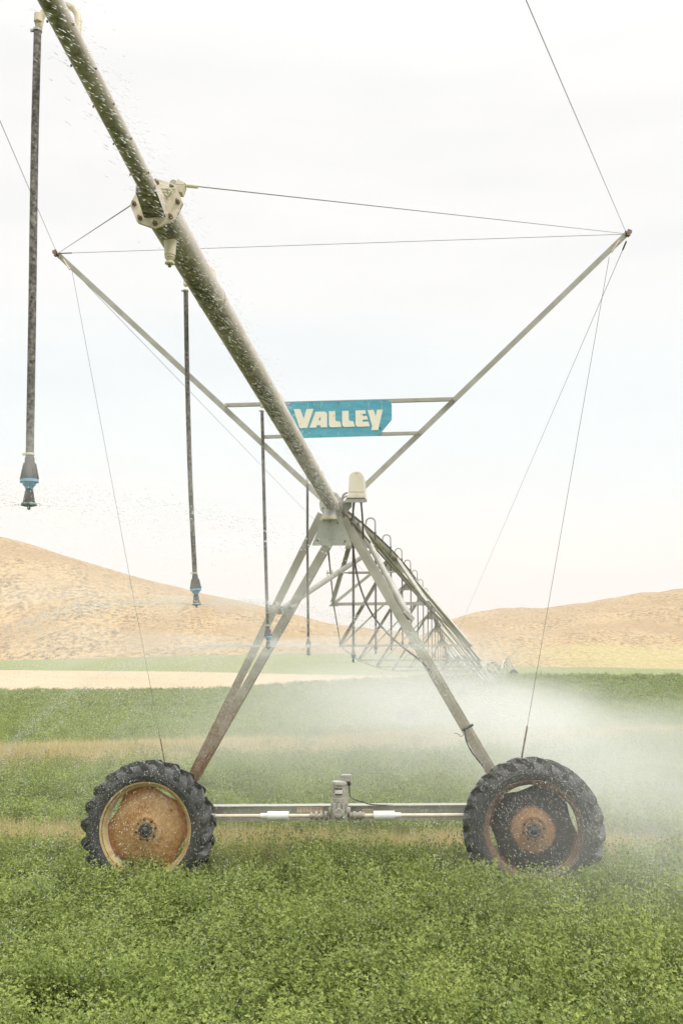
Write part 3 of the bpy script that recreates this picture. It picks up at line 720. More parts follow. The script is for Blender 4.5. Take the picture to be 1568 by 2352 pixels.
MB().plate([tw(*q, -.06) for q in ((1088, 1850), (1092, 1850), (1092, 1873), (1088, 1873))], NV, .01).build('clip', BLACKCABLE, tow)
MB().bar(tw(1091, 1840, .05), tw(1091, 1870, .05), .018, .02, NV).build('cable_clip', BLACKCABLE, tow)
MB().bar(tw(1125, 1856, .13), tw(1126, 1862, .13), .02, .02, NV).build('red_tie', REDPL, tow)

# gear motor
mo = thing('drive_motor', tw(782, 1886, -.06), 'grey gear motor with labels standing on the middle of the base beam', 'motor')
c = tw(780, 1840, -.07); ms = 1 / 205.0
MB().lathe([(.0, .078), (.012, .083), (.030, .083), (.032, .077), (.165, .077), (.167, .083), (.20, .083)], c + UP * .20, (0, 0, -1), 28).build('motor_housing', MOTOR, mo)
MB().lathe([(0, .05), (.004, .076), (.008, .080)], c + UP * .208, (0, 0, -1), 28).build('end_cap', GUSS, mo)
jb = MB().bar(c + Vector((.015, .01, .235)), c + Vector((.125, 0, .235)), .09, .055); jb.build('junction_box', MOTOR, mo)
MB().bar(c + Vector((.018, .01, .266)), c + Vector((.122, 0, .266)), .085, .008).build('junction_lid', GUSS, mo)
MB().lathe([(0, .017), (.02, .017), (.022, .020), (.040, .020), (.050, .012)], c + Vector((.10, 0, .208)), (0, 0, -1), 10).build('cable_gland', BLACKCABLE, mo)
cab = smooth_curve([c + Vector((.10, 0, .165)), c + Vector((.102, 0, .08)), c + Vector((.13, 0, .03)), c + Vector((.22, 0, -.002)), tw(855, 1848, .06), tw(905, 1850, .16)])
MB().tube(cab, .0075, 8).build('motor_cable', BLACKCABLE, mo)
gb_ = MB().bar(c + UP * -.0, c - UP * .09, .17, .15, NV).bar(c - UP * .085, c - UP * .19, .165, .13, NV).lathe([(0, .04), (.10, .05), (.11, .045)], c - UP * .11, NF, 20)
gb_.lathe([(-.11, .05), (.11, .05)], c - UP * .11, TV, 18); gb_.build('gearbox', MOTOR, mo)
for s in (-1, 0, 1): MB().bar(c + TV * s * .05 + NF * .08 - UP * .015, c + TV * s * .05 + NF * .08 - UP * .16, .02, .02, NV).build('casting_rib', GUSS, mo)
def label(x0, x1, z0, z1, mat, nm):
    vv = []; n = 8
    for zz in (z0, z1):
        for i in range(n + 1):
            a = (x0 + (x1 - x0) * i / n) / .077; vv.append(c + TV * math.sin(a) * .079 + NF * math.cos(a) * .079 + UP * zz)
    MB().add(vv, [(i, i + 1, i + n + 2, i + n + 1) for i in range(n)]).build(nm, mat, mo)
label(-.045, .035, .085, .122, WHITELBL, 'white_label'); label(-.045, .035, .126, .140, BLACKLBL, 'black_label'); label(-.045, .035, .068, .081, BLACKLBL, 'black_label')
label(-.02, .02, .018, .024, BLACKLBL, 'black_label')
bpy.context.view_layer.update()
for i in range(7): label(-.045 + i * .011, -.045 + i * .011 + .006, .158, .168, BLACKLBL, 'embossed_mark')

# wheels
def make_wheel(ctr, phi, discm, rimm, rz, parent):
    wh = sub_empty('wheel', ctr, parent, rz); wh.scale = (.945,) * 3
    y = Vector((0, -1, 0))     # outward face towards -Y local
    Wd = .150
    prof = [(-Wd, .545), (-Wd - .01, .60), (-Wd * .98, .655), (-Wd * .80, .690), (-Wd * .4, .702), (0, .706), (Wd * .4, .702), (Wd * .80, .690), (Wd * .98, .655), (Wd + .01, .60), (Wd, .545), (Wd * .93, .515), (Wd * .78, .50), (-Wd * .78, .50), (-Wd * .93, .515)]
    ty = MB().lathe([(a, b) for a, b in prof], (0, 0, 0), y, 96, closed=True)
    # raised side rings
    for s in (-1, 1): ty.lathe([(s * (Wd + .004), .585), (s * (Wd + .013), .59), (s * (Wd + .013), .600), (s * (Wd + .004), .605)], (0, 0, 0), y, 96, closed=True)
    nl = 22
    for side in (-1, 1):
        for k in range(nl):
            a0 = 2 * math.pi * (k + (.5 if side > 0 else 0)) / nl; secs = []
            for t, yy, r0, r1 in ((0, Wd * 1.03, .650, .668), (.12, Wd * 1.03, .660, .715), (.32, Wd * .90, .680, .748), (.65, Wd * .45, .695, .752), (1, -.01, .700, .752)):
                a = a0 + t * .19; hw_ = .021 + .005 * (1 - t)
                row_ = []
                for r_ in (r0 - .01, r1):
                    for s in (-1, 1):
                        da = s * hw_ * (1.25 if r_ == r0 - .01 else .9) / .7; row_.append(Vector((math.cos(a + da) * r_, -side * yy, math.sin(a + da) * r_)))
                secs.append(row_)
            vv = [p for s_ in secs for p in s_]; fs = []
            for i in range(4):
                o_ = i * 4; fs += [(o_, o_ + 1, o_ + 5, o_ + 4), (o_ + 2, o_ + 6, o_ + 7, o_ + 3), (o_, o_ + 4, o_ + 6, o_ + 2), (o_ + 1, o_ + 3, o_ + 7, o_ + 5)]
            fs += [(0, 2, 3, 1), (16, 17, 19, 18)]; ty.add(vv, fs)
    ty.build('tyre', RUBBER, wh, 40)
    MB().lathe([(Wd * .80, .523), (Wd * .92, .530), (Wd * .97, .524), (Wd * .93, .508), (Wd * .7, .500), (Wd * .55, .480), (Wd * .42, .472), (Wd * .42, .466), (Wd * .6, .474), (Wd * .74, .494)], (0, 0, 0), y, 80, closed=True).build('rim', rimm, wh)
    MB().lathe([(Wd * .42, .472), (-Wd * .15, .472), (-Wd * .2, .52), (-Wd * .15, .52), (-Wd * .1, .478), (Wd * .42, .478)], (0, 0, 0), y, 64, closed=True).build('rim_barrel', RIM_IN, wh)
    # dished disc with four open crescents
    rr = [0.0, .055, .10, .105, .135, .14, .165, .19, .215, .25, .29, .33, .37, .40, .425, .445, 1.0]
    dep = [.085, .085, .085, .072, .079, .079, .066, .064, .056, .052, .045, .036, .024, .012, .0, -.012, -.018]
    n = 96; vv = []; lobe = []
    for r_, dz in zip(rr, dep):
        for k in range(n):
            a = 2 * math.pi * k / n; c4 = max(0, math.cos(4 * (a - phi))); edge = .474 - .058 * c4 ** .85
            rad = edge if r_ == 1.0 else min(r_, edge - .004 * (1 if r_ < .445 else .5)); vv.append(Vector((math.cos(a) * max(rad, .001), -dz - .03, math.sin(a) * max(rad, .001))))
    m_ = len(rr); fs = [(i * n + k, i * n + (k + 1) % n, (i + 1) * n + (k + 1) % n, (i + 1) * n + k) for i in range(m_ - 1) for k in range(n)]
    back = [v + Vector((0, .006, 0)) for v in vv]; o_ = len(vv); fs2 = [tuple(i + o_ for i in reversed(f)) for f in fs]
    edge_f = [((m_ - 1) * n + k, (m_ - 1) * n + (k + 1) % n, (m_ - 1) * n + (k + 1) % n + o_, (m_ - 1) * n + k + o_) for k in range(n)]
    MB().add(vv + back, fs + fs2 + edge_f).build('disc', discm, wh, 60)
    MB().lathe([(.10, .080), (.125, .076), (.150, .072), (.155, .060), (.150, .045), (.158, .03), (.165, .018), (.168, .001)], (0, 0, 0), y, 28).build('hub', HUBM, wh)
    for k in range(8):
        a = 2 * math.pi * k / 8 + .2; MB().lathe([(.098, .014), (.118, .014), (.118, .008), (.132, .008)], (math.cos(a) * .112, 0, math.sin(a) * .112), y, 8).build('lug_nut', HUBM, wh)
    return wh
make_wheel(tw(342, 1903, -.14), R(62), DISC_RUST, RIM_RUST, -TH * 1.0, tow)
make_wheel(tw(1223, 1903, -.14), R(17), DISC_BLACK, RIM_DARK, -TH * 1.0, tow)
# wheel gearboxes behind each wheel
for x in (352, 1212): MB().bar(tw(x, 1903, .02), tw(x, 1903, .24), .24, .26).lathe([(-.1, .09), (.2, .09)], tw(x, 1903, 0), NV, 20).build('wheel_gearbox', MOTOR, tow)

# power cable hanging from the tower head to the right leg
pc = smooth_curve([tw(806, 1190, .3), tw(811, 1262, .4), tw(822, 1330, .5), tw(843, 1390, .5), tw(872, 1435, .4), tw(915, 1478, .25), tw(968, 1520, .05), tw(990, 1545, -.04)])
pcb = thing('power_cable', tw(811, 1262, .4), 'dark sagging cable looping from the tower head down to the right leg', 'cable')
MB().tube(pc, .011, 8).build('cable', BLACKCABLE, pcb)
pc2 = smooth_curve([tw(1066, 1672, .0), tw(1070, 1700, .0), tw(1080, 1722, -.03), tw(1094, 1742, -.04), tw(1108, 1758, -.02)])
MB().tube(pc2, .009, 8).tube([tw(1060, 1678, -.06), tw(1086, 1664, -.06)], .014, 8).build('cable_tail', BLACKCABLE, pcb)
MB().tube(smooth_curve([tw(1064, 1686, -.06), tw(1058, 1692, -.06), tw(1052, 1686, -.06), tw(1042, 1684, -.06)]), .003, 5).build('loose_wire', BLACKCABLE, pcb)

# ------------------------------------------------------------------ control box
cb = thing('control_box', tw(817, 1150, -.05), 'cream round topped control box mounted on top of the tower', 'box')
def cbp(x, y, o=-.12): return tw(x, y, o)
prof = [(799.5, 1137), (801.5, 1094)] + [(818 + 16.5 * math.cos(a) , 1097 + 14 * -math.sin(a)) for a in [math.pi * (1 - k / 10) for k in range(1, 10)]] + [(835, 1096), (836.5, 1137)]
MB().plate([cbp(*q, -.16) for q in prof], NV, .24).build('cover', PLASTIC, cb, 50)
MB().plate([cbp(*q, -.175) for q in ((796.5, 1137), (838, 1137), (838, 1143), (796, 1143))], NV, .27).build('cover_lip', PLASTIC, cb)
MB().plate([cbp(*q, -.164) for q in ((799, 1128), (836.5, 1128), (836.7, 1129), (798.9, 1129))], NV, .01).build('cover_rib', PLASTIC, cb)
MB().plate([cbp(*q, -.18) for q in ((817, 1131), (821, 1131), (821, 1139), (817, 1139))], NV, .012).build('latch', PALEPAINT, cb)
MB().lathe([(0, .006), (.006, .006)], cbp(818.5, 1088, -.161), NF, 8).build('rivet', BOLT, cb)
bt = [cbp(*q, -.16) for q in ((796, 1143.5), (838, 1143.5))] + [cbp(*q, .1) for q in ((838, 1143.5), (796, 1143.5))]
bb = [cbp(*q, -.2) for q in ((788, 1154), (842, 1154))] + [cbp(*q, .14) for q in ((842, 1154), (788, 1154))]
MB().add(bt + bb, [(0, 1, 2, 3), (4, 7, 6, 5), (0, 4, 5, 1), (1, 5, 6, 2), (2, 6, 7, 3), (3, 7, 4, 0)]).build('base_tray', TRAY, cb)
MB().lathe([(0, .02), (.012, .018), (.02, .012)], cbp(813, 1151.5, -.05), (0, 0, -1), 12).lathe([(0, .026), (.014, .024), (.02, .014)], cbp(829, 1151.5, -.05), (0, 0, -1), 12).build('cable_gland', MOTOR, cb)
MB().tube(smooth_curve([cbp(813, 1154, -.05), cbp(811, 1172, -.03), cbp(808, 1195, .0)]), .0105, 8).build('conduit', BLACKCABLE, cb)
MB().tube(smooth_curve([cbp(829, 1154, -.05), cbp(832, 1190, .0), cbp(834, 1238, .15)]), .0105, 8).build('conduit', BLACKCABLE, cb)
MB().tube(smooth_curve([cbp(786, 1156, .0), cbp(786, 1142, .0), cbp(791, 1134, .0), cbp(797, 1132, .02)]), .012, 10).build('bent_tube', GALV, cb)
MB().bar(cbp(800, 1152, .05), cbp(792, 1180, .05), .04, .02).build('mount', GUSS, cb)

# ------------------------------------------------------------------ V-shaped mast with sign
mast = thing('outrigger_mast', tw(767, 1170), 'tall V-shaped steel mast spreading up from the tower head', 'mast')
rt = tw(1438, 537, .02); rb_ = tw(772, 1180, .06); lt = tw(132, 583, .02); lb = tw(772, 1176, .06)
MB().angle(rb_, rt, .060, .006, NV, -1).build('mast_arm', GALV, mast)
MB().angle(lb, lt, .062, .006, NV, 1).build('mast_arm', GALV, mast)
MB().angle(tw(516, 930, .0), tw(1044, 916, .0), .040, .005, NV, 1).build('crossbar', GALV, mast)
MB().angle(tw(600, 1003, .0), tw(968, 994, .0), .036, .005, NV, 1).build('crossbar', GALV, mast)
for q in ((524, 931), (1038, 917), (608, 1003), (960, 995), (1040, 926), (953, 1003)):
    MB().lathe([(0, .008), (.008, .008)], tw(*q, -.003), NF, 6).build('bolt', BOLT, mast)
for px_ in ((1366, 610), (1108, 768 + 98), (265, 700), (1275, 692), (370, 795), (897 + 16, 1050)):  # bolt holes seen against the sky
    pass
for tip, s in ((rt, 1), (lt, -1)):
    MB().bar(tip + Vector((0, -.02, -.03)), tip + Vector((s * .03, -.02, .03)), .05, .05).build('tip_clamp', BOLT, mast)
    h = MB()
    for dx, dz in ((.045, .03), (.05, 0), (.03, -.035)): h.tube([tip + Vector((0, -.03, 0)), tip + Vector((s * dx, -.03, dz))], .007, 6)
    h.build('tip_bolts', BOLT, mast)
    a_ = tip + (rb_ - tip if s > 0 else lb - tip).normalized() * .12; h2 = a_ + (rb_ - tip if s > 0 else lb - tip).normalized() * .12
    MB().tube([a_ + NF * .02, h2 + NF * .02 - UP * .05], .010, 6).build('thimble', PALEPAINT, mast)

def cable(a, b, r, label, mat=WIRE, fit=None):
    t = thing('stay_cable', a, label, 'cable', 'stay cables of the mast')
    MB().tube([a, b], r, 6).build('wire', mat, t)
    if fit: MB().tube([a, a + (b - a).normalized() * fit[0]], fit[1], 8).build('fitting', fit[2], t)
    return t
cable(tw(437, 427, -6.9) if False else at(424, 425, FL.y + .02), rt, .0027, 'stay cable from the flange bracket to the right mast tip', fit=(.09, .010, PALEPAINT))
cable(lt, FL + CR * -.12, .0028, 'stay cable from the left mast tip to the left of the flange')
cable(tw(136, 582, .02), tw(1432, 538, .02), .0030, 'thin level cable strung between both mast tips', fit=(.16, .008, BOLT))
E_ = EYE + Vector((-.43, -math.sin(TILT), math.cos(TILT))) * 2.1
cable(lt, lt.lerp(E_, .985), .0025, 'cable from the left mast tip off the upper left edge', fit=(.14, .009, BOLT))
cable(rt, rt.lerp(E_, .985), .0025, 'cable from the right mast tip up and off the top edge', fit=(.16, .009, BOLT))
cable(tw(1437, 555, .02), T2 + UP * .1, .0030, 'cable from the right mast tip running far down behind to the horizon', fit=(.18, .010, BOLT))
cable(tw(140, 592, .02), T2 + UP * .1 - CR * .1, .0030, 'cable from the left mast tip passing behind the gusset', fit=(.18, .010, BOLT))
cable(tw(386, 1790, .2), tw(166, 622, -.02), .0027, 'thin near vertical cable from the left mast arm to the left wheel', fit=(.45, .007, BOLT))
cable(tw(1193, 1765, .2), tw(1398, 590, -.02), .0027, 'thin near vertical cable from the right mast arm to the right wheel', fit=(.45, .010, BOLT))
# bracket that ties the first cable to the flange
br = thing('cable_bracket', at(412, 428, FL.y), 'small folded bracket bolted at the upper right of the flange', 'bracket')
ff_ = lambda x, y, o=0: at(x, y, FL.y + o)
MB().plate([ff_(391, 424), ff_(425, 422), ff_(418, 441), ff_(407, 440)], (0, 1, 0), .05).build('fold', PALEPAINT, br)
MB().plate([ff_(403, 422, -.02), ff_(408, 411, -.02), ff_(425, 420, -.02), ff_(420, 424, -.02)], (0, 1, 0), .006).build('tab', PALEPAINT, br)
MB().lathe([(0, .016), (.02, .016)], ff_(398, 420), (0, 1, 0), 14).build('pin', GALV, br)

# sign
SG = thing('name_sign', tw(860, 962, -.03), 'teal sign with cream VALLEY lettering on the mast crossbars', 'sign')
def zs(x, y): return (820 + x / 4.126) * .784, (1140 + y / 4.126) * .784
def szp(pts, off): return [tw(*zs(*p), off) for p in pts]
board = [(130, 157), (1270, 125), (1315, 136), (1342, 162), (1349, 195), (1349, 370), (1225, 522), (1198, 552), (1162, 566), (262, 592), (232, 588), (205, 572), (80, 430), (74, 405), (78, 225), (90, 190)]
MB().plate(szp(board, -.012), NV, .004).build('board', TEAL, SG)
LET = [[(165, 242), (245, 241), (287, 357), (320, 240), (405, 238), (328, 469), (237, 471)],
       [(355, 468), (430, 273), (530, 271), (552, 277), (565, 289), (569, 308), (569, 461), (490, 462), (486, 436), (447, 436), (436, 465)],
       [(590, 268), (667, 267), (668, 368), (675, 383), (692, 391), (724, 391), (743, 456), (622, 462), (603, 455), (593, 440), (591, 420)],
       [(750, 264), (829, 261), (829, 364), (837, 379), (855, 386), (882, 386), (904, 452), (782, 458), (763, 451), (753, 436), (751, 418)],
       [(911, 259), (1030, 254), (1038, 296), (1006, 298), (995, 303), (992, 312), (996, 322), (1006, 326), (1049, 324), (1063, 366), (1008, 370), (997, 375), (995, 382), (999, 391), (1010, 394), (1068, 391), (1083, 450), (945, 455), (925, 448), (914, 434), (912, 415)],
       [(1057, 253), (1131, 251), (1155, 327), (1172, 250), (1242, 247), (1184, 495), (1102, 497), (1113, 445)]]
for i, L_ in enumerate(LET):
    MB().plate(szp(L_, -.0165), NV, .003, [szp([(463, 378), (491, 378), (488, 328)], -.0165)] if i == 1 else ()).build('letter', CREAM, SG)
ring = [(1213 + 13 * math.cos(a), 472 + 13 * math.sin(a)) for a in [k * math.pi / 8 for k in range(16)]]; rin = [(1213 + 9 * math.cos(a), 472 + 9 * math.sin(a)) for a in [k * math.pi / 8 for k in range(16)]]
MB().plate(szp(ring, -.0160), NV, .002, [szp(rin, -.0160)]).plate(szp([(1208, 466), (1218, 466), (1219, 471), (1214, 473), (1219, 479), (1215, 479), (1211, 474), (1211, 479), (1208, 479)], -.0160), NV, .002).build('registered_mark', NAVY, SG)
for p in ((151, 173), (390, 170), (707, 160), (1027, 148), (1267, 141), (489, 568), (938, 553), (290, 160), (410, 200), (838, 210), (870, 165), (1212, 170), (488, 240), (336, 244), (1227, 262), (655, 320)):
    rr_ = .007 if p in ((151, 173), (390, 170), (707, 160), (1027, 148), (1267, 141), (489, 568)) else .0035
    MB().lathe([(0, rr_), (.005, rr_ * .8)], tw(*zs(*p), -.0165), NF, 8).build('screw', BOLT, SG)

for x, ya, yb in ((336, 168, 238), (408, 168, 198), (501, 152, 205), (490, 205, 238), (838, 172, 205), (1072, 165, 236), (1217, 130, 168), (1229, 172, 256), (655, 245, 290), (870, 145, 170), (262, 150, 165), (704, 372, 400), (704, 520, 575)):
    MB().plate(szp([(x - 1.6, ya), (x + 1.6, ya), (x + 1.2, yb), (x - 1.2, yb)], -.0166), NV, .0008).build('drip_stain', WHITELBL, SG)
for x, y in ((247, 416), (975, 303), (651, 320)): MB().plate(szp([(x - 5, y + 9), (x + 3, y - 9), (x + 6, y - 3), (x - 1, y + 11)], -.0172), NV, .0006).build('rust_spot', BOLT, SG)

# ------------------------------------------------------------------ far towers
def far_tower(head, label, ang, sc=1.0, pivot=False):
    gz = zfield(head.x, head.y); H = head.z - gz
    t = thing('drive_tower' if not pivot else 'centre_pivot_tower', (head.x, head.y, gz), label, 'tower', 'wheeled towers of the irrigation machine' if not pivot else None)
    a = Vector((math.cos(ang), math.sin(ang), 0)); n_ = Vector((-math.sin(ang), math.cos(ang), 0)); g0 = Vector((head.x, head.y, gz))
    if pivot:
        for s in (-1, 1):
            for q in (-1, 1): MB().bar(g0 + a * s * 1.7 + n_ * q * 1.7, head + a * s * .2 + n_ * q * .2 + UP * .4, .12, .12).build('leg', GALV_FAR, t)
        MB().tube([g0, head + UP * .5], .12, 10).build('riser', GALV_FAR, t)
        for zf_ in (.35, .7): 
            m__ = MB(); r_ = 1.7 * (1 - zf_) + .2
            for s in (-1, 1): m__.bar(g0.lerp(head, zf_) + a * s * r_ - n_ * r_, g0.lerp(head, zf_) + a * s * r_ + n_ * r_, .06, .06).bar(g0.lerp(head, zf_) + n_ * s * r_ - a * r_, g0.lerp(head, zf_) + n_ * s * r_ + a * r_, .06, .06)
            m__.build('brace', GALV_FAR, t)
    else:
        for s in (-1, 1):
            for q in (-.3, .3): MB().bar(g0 + a * s * 1.95 + UP * .8, head + n_ * q - UP * .08, .09, .09).build('leg', GALV_FAR, t)
            c = g0 + a * s * 2.1 + UP * .72; MB().lathe([(-.15, .45), (-.16, .62), (-.11, .72), (.11, .72), (.16, .62), (.15, .45)], c, n_, 28).build('wheel', DARKPL, t)
            MB().lathe([(-.10, .47), (-.04, .1), (.04, .1), (.10, .47)], c, n_, 20).build('disc', RIM_RUST, t)
        MB().bar(g0 + a * -2 + UP * .85, g0 + a * 2 + UP * .85, .15, .16).build('base_beam', GALV_FAR, t)
        b = head + UP * .08 + a * .25; MB().bar(b, b + UP * .38, .26, .2, n_).lathe([(0, .12), (.25, .12)], b + UP * .38 - n_ * .12, n_, 12).build('control_box', PVC, t)
    return t
far_tower(T2, 'second tower half hidden in the spray behind the near one', -.12)
far_tower(T3, 'distant tower with a small white control box left of the far arched span', -.3)
far_tower(T4, 'distant tower with white control box beside the pyramid shaped centre tower', -.5)
far_tower(T5, 'small pyramid shaped centre tower at the far right end of the machine', -.5, pivot=True)

# ------------------------------------------------------------------ water: drops and mist
def mk_water():
    m = M('water_drops'); d = m.n('ShaderNodeBsdfDiffuse'); d.inputs[0].default_value = (.95, .95, .93, 1); t = m.n('ShaderNodeBsdfTranslucent'); t.inputs[0].default_value = (.95, .95, .93, 1)
    g_ = m.n('ShaderNodeBsdfGlossy'); g_.inputs['Roughness'].default_value = .2; x = m.n('ShaderNodeMixShader'); x.inputs[0].default_value = .5; m.l(d.outputs[0], x.inputs[1]); m.l(t.outputs[0], x.inputs[2])
    y = m.n('ShaderNodeMixShader'); y.inputs[0].default_value = .12; m.l(x.outputs[0], y.inputs[1]); m.l(g_.outputs[0], y.inputs[2])
    tr = m.n('ShaderNodeBsdfTransparent'); z = m.n('ShaderNodeMixShader'); z.inputs[0].default_value = .7; m.l(tr.outputs[0], z.inputs[1]); m.l(y.outputs[0], z.inputs[2]); m.l(z.outputs[0], m.o.inputs[0]); return m.m
WATER = mk_water()
def drops(name, C, D_, Ln, Wd, label):
    """tear-shaped drops: centre, direction, length, radius"""
    n = len(C); D_ = D_ / np.linalg.norm(D_, axis=1, keepdims=True); a = np.cross(D_, [0, 1, 0.01]); a /= np.linalg.norm(a, axis=1, keepdims=True); b = np.cross(D_, a)
    Ln = Ln[:, None]; Wd = Wd[:, None]; mid = C + D_ * Ln * .15
    V = np.stack([C - D_ * Ln * .5, mid + a * Wd, mid + (b * .866 - a * .5) * Wd, mid + (-b * .866 - a * .5) * Wd, C + D_ * Ln * .5], 1).reshape(-1, 3)
    f = np.array([[0, 1, 2], [0, 2, 3], [0, 3, 1], [4, 2, 1], [4, 3, 2], [4, 1, 3]]); F = (f[None] + (np.arange(n) * 5)[:, None, None]).reshape(-1, 3)
    me = bpy.data.meshes.new(name); me.vertices.add(len(V)); me.vertices.foreach_set('co', V.astype('f').ravel()); me.loops.add(F.size); me.loops.foreach_set('vertex_index', F.astype('i').ravel())
    me.polygons.add(len(F)); me.polygons.foreach_set('loop_start', (np.arange(len(F)) * 3).astype('i')); me.update(); me.validate(); me.shade_smooth(); me.materials.append(WATER)
    o = bpy.data.objects.new(name, me); COL.objects.link(o); tag(o, label, 'spray', kind='stuff'); return o
def frustum_drops(n, Ya, Yb, p=2.0, xr=(-60, 1640), yr=(0, 2352), zmax=2.75):
    Y = (rng.random(n) * (Yb ** p - Ya ** p) + Ya ** p) ** (1 / p); X = (rng.uniform(*xr, n) - CX) / FPX * Y * 1.03; Z = rng.uniform(.2, zmax, n)
    return np.c_[X, Y, Z]
n = 130000
Cc = frustum_drops(n, 8.8, 24, 2.0)
k = rng.random(n) < np.clip(.30 + .45 * (Cc[:, 0] / Cc[:, 1] / .34 + .6), .25, 1.0); Cc = Cc[k]; n = len(Cc)
sl_ = .35 + .9 * np.clip(Cc[:, 0] / Cc[:, 1] / .34 + .2, 0, 1.2) + rng.normal(0, .12, n)
drops('spray_drops', Cc, np.c_[sl_, rng.normal(0, .1, n), -np.ones(n)], rng.uniform(.010, .026, n), rng.uniform(.0007, .0016, n), 'fine falling water drops slanting down across wheels and crop')
# drops thrown up along the overhang pipe
n = 3000; s = rng.uniform(-.05, 1.0, n); A = np.array(J); B = np.array(FL - D2 * 1.4)
Cc = A + (B - A) * s[:, None] + np.c_[rng.normal(.03, .05, n), rng.uniform(-.5, -.08, n), rng.normal(-.10, .05, n)]
drops('spray_drops', Cc, np.c_[np.ones(n), rng.normal(0, .2, n), -.45 - .3 * rng.random(n)], rng.uniform(.010, .032, n), rng.uniform(.0009, .0021, n), 'white drops flying past the thick pipe overhead')
# thrown sheets from the near nozzles
SA = []; SD = []; SL = []; SW = []
for q, cnt, v0, tm in zip(NOZZ + FARN[:6], (1800, 9000, 36000, 24000) + (9000,) * 6, (4.0, 4.5) + (5.0,) * 8, (.26, .36) + (.75,) * 8):
    ph = np.floor(rng.uniform(0, 26, cnt)) / 26 * 6.283 + rng.normal(0, .05, cnt); tt = rng.random(cnt) ** .8 * tm; up = rng.normal(.20, .035, cnt); vx = v0 * (1 - .3 * tt)
    x = np.cos(ph) * vx * tt + .8 * tt * tt; y_ = np.sin(ph) * vx * tt; z = up * v0 * .5 * tt - 4.9 * tt * tt * .9
    SA.append(np.c_[q.x + x, q.y + y_, q.z - .02 + z]); SD.append(np.c_[np.cos(ph) * v0, np.sin(ph) * v0, up * v0 * .5 - 8.8 * tt]); SL.append(rng.uniform(.004, .014, cnt)); SW.append(rng.uniform(.0009, .0021, cnt))
drops('nozzle_spray', np.concatenate(SA), np.concatenate(SD), np.concatenate(SL), np.concatenate(SW), 'thin sheets of water thrown out flat from the sprinkler nozzles')

def mist(name, x0, x1, y0, y1, z0, z1, dens, label):
    m = M(name + '_volume'); v = m.pos; s_ = m.n('ShaderNodeSeparateXYZ'); m.l(v, s_.inputs[0]); X, Y, Z = s_.outputs
    u = m.math('SUBTRACT', X, m.math('MULTIPLY_ADD', Y, .134, -1.5))
    mp_ = m.n('ShaderNodeMapping'); mp_.inputs['Scale'].default_value = (.30, .13, .75); m.l(v, mp_.inputs[0])
    nn = m.noise(mp_.outputs[0], 1.0, 3, .55, .3)
    k = m.math('MULTIPLY', m.rng(u, -6.5, 1.5, 0, 1, True), m.rng(u, 3.5, 8.5, 1, 0, True))
    # the drifting cloud sinks to leeward and follows the falling ground
    lee = m.math('MULTIPLY', m.math('MAXIMUM', m.math('SUBTRACT', u, 1.2), 0), -.24)
    ztop = m.math('ADD', lee, m.math('MULTIPLY_ADD', m.math('SUBTRACT', nn, .5), 2.2, 2.52))
    zz = m.math('MULTIPLY_ADD', m.math('MAXIMUM', m.math('SUBTRACT', Y, 22), 0), .012, Z)
    k = m.math('MULTIPLY', k, m.rng(m.math('SUBTRACT', zz, ztop), -1.2, .5, 1, 0, True))
    k = m.math('MULTIPLY', k, m.math('MULTIPLY', m.rng(Y, 9.5, 18, .0, 1, True), m.rng(Y, y1 - 18, y1 - .5, 1, 0, True)))
    near = m.math('MULTIPLY', m.math('MULTIPLY', m.rng(u, .8, 4.0, 0, 1.6, True), m.rng(Y, 7, 9.5, 0, 1, True)), m.math('MULTIPLY', m.rng(Y, 14, 20, 1, 0, True), m.rng(Z, .5, 2.3, 1, 0, True)))
    k = m.math('ADD', k, near)
    k = m.math('MULTIPLY', k, m.rng(nn, .30, .62, .45, 1.25))
    pv = m.n('ShaderNodeVolumePrincipled'); pv.inputs['Color'].default_value = (.998, .998, .985, 1); pv.inputs['Anisotropy'].default_value = .1; m.l(m.math('MULTIPLY', k, dens), pv.inputs['Density'])
    m.l(pv.outputs[0], m.o.inputs['Volume'])
    xs_ = [x0, x1]; mb = MB().add([(x, y, z) for z in (z0, z1) for y in (y0, y1) for x in (x0, x1)], [(0, 2, 3, 1), (4, 5, 7, 6), (0, 1, 5, 4), (2, 6, 7, 3), (0, 4, 6, 2), (1, 3, 7, 5)])
    o = mb.build(name, m.m); tag(o, label, 'mist', kind='stuff'); return o
mist('spray_mist', -8, 15, 6.5, 54, -1.6, 3.0, .078, 'white cloud of fine spray mist drifting right under the truss span')

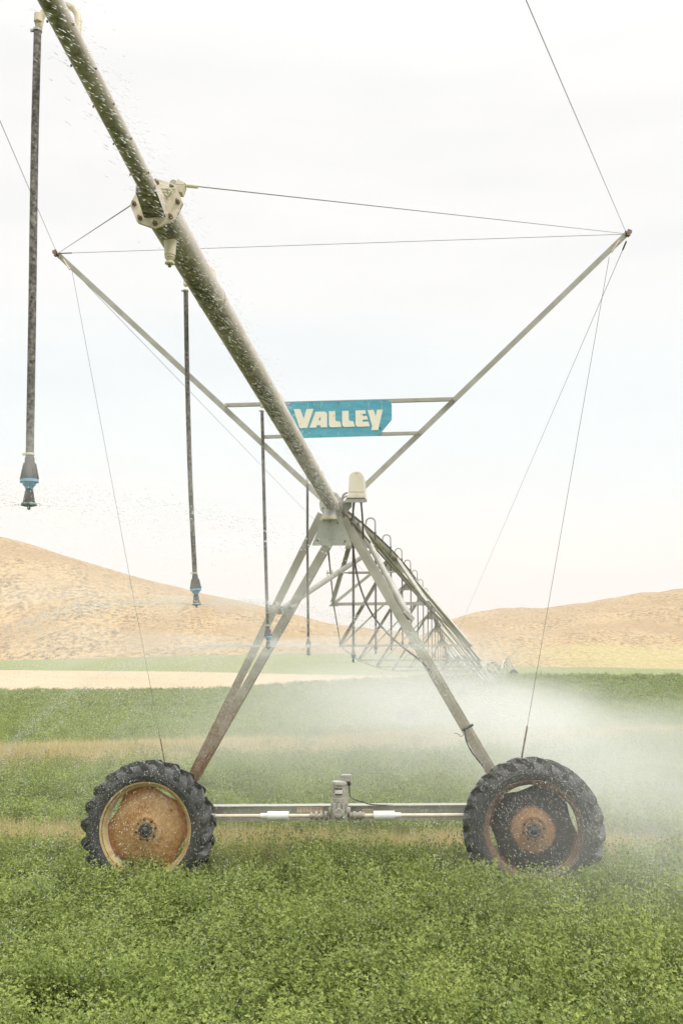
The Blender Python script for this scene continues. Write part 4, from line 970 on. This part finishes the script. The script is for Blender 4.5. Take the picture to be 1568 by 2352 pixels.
# umbrella-shaped fans of finest spray, one round each near nozzle
def fan(q, k, rmax, dens, lab):
    m = M('spray_fan_volume'); v = m.obj; ln = m.n('ShaderNodeVectorMath', operation='LENGTH'); m.l(v, ln.inputs[0]); r_ = ln.outputs['Value']
    sx = m.n('ShaderNodeSeparateXYZ'); m.l(v, sx.inputs[0]); ang = m.math('ARCTAN2', sx.outputs[1], sx.outputs[0])
    cv = m.n('ShaderNodeCombineXYZ'); m.l(m.math('MULTIPLY', ang, 5.0), cv.inputs[0]); m.l(m.math('MULTIPLY', r_, .8), cv.inputs[1]); cv.inputs[2].default_value = k * 7.3
    nn = m.noise(cv.outputs[0], 1.0, 3, .6)
    d = m.math('DIVIDE', dens, m.math('ADD', r_, .12)); d = m.math('MULTIPLY', d, m.rng(nn, .46, .62, .05, 2.2)); d = m.math('MULTIPLY', d, m.rng(r_, rmax * .35, rmax, 1, 0, True))
    pv = m.n('ShaderNodeVolumePrincipled'); pv.inputs['Color'].default_value = (.998, .998, .99, 1); m.l(d, pv.inputs['Density']); m.l(pv.outputs[0], m.o.inputs['Volume'])
    top = lambda r: .015 + .105 * r - .030 * r * r; bot = lambda r: -.010 + .045 * r - .075 * r * r
    rs_ = [0.02, .15, .4, .8, 1.3, 1.9, 2.5, rmax]; rs_ = [r for r in rs_ if r <= rmax]
    prof = [(top(r), r) for r in rs_] + [(bot(r), r) for r in reversed(rs_)]
    mb = MB().lathe(prof, (0, 0, 0), (0, 0, 1), 32)
    for p in mb.v:
        rr = math.hypot(p.x, p.y); p.x += .10 * rr * rr
    o = mb.build('spray_fan', m.m); o.location = q; tag(o, lab, 'spray', kind='stuff')
for k, (q, rm, dn_, wh_) in enumerate(zip(NOZZ, (1.5, 3.0, 3.2, 2.6), (.22, .11, .13, .05),
        ('biggest nearest nozzle at the left edge', 'second nearest nozzle before the hillside', 'nozzle beside the left tower leg', 'nozzle left of the gusset', 'first nozzle behind the tower', 'second nozzle behind the tower', 'third nozzle behind the tower'))):
    fan(q, k, rm, dn_, 'flat umbrella of fine spray thrown from the ' + wh_)

# ------------------------------------------------------------------ far air
hz = M('air'); pv = hz.n('ShaderNodeVolumePrincipled'); pv.inputs['Color'].default_value = (1, 1, 1, 1); pv.inputs['Density'].default_value = .00026; hz.l(pv.outputs[0], hz.o.inputs['Volume'])
hb = MB().add([(x, y, z) for z in (-12, 190) for y in (-60, 1500) for x in (-1900, 1900)], [(0, 2, 3, 1), (4, 5, 7, 6), (0, 1, 5, 4), (2, 6, 7, 3), (0, 4, 6, 2), (1, 3, 7, 5)]).build('haze', hz.m)
hb['kind'] = 'stuff'; hb['label'] = 'faint pale haze in the air over the far hills'
for o in bpy.data.objects:
    if '_local' in o: del o['_local']
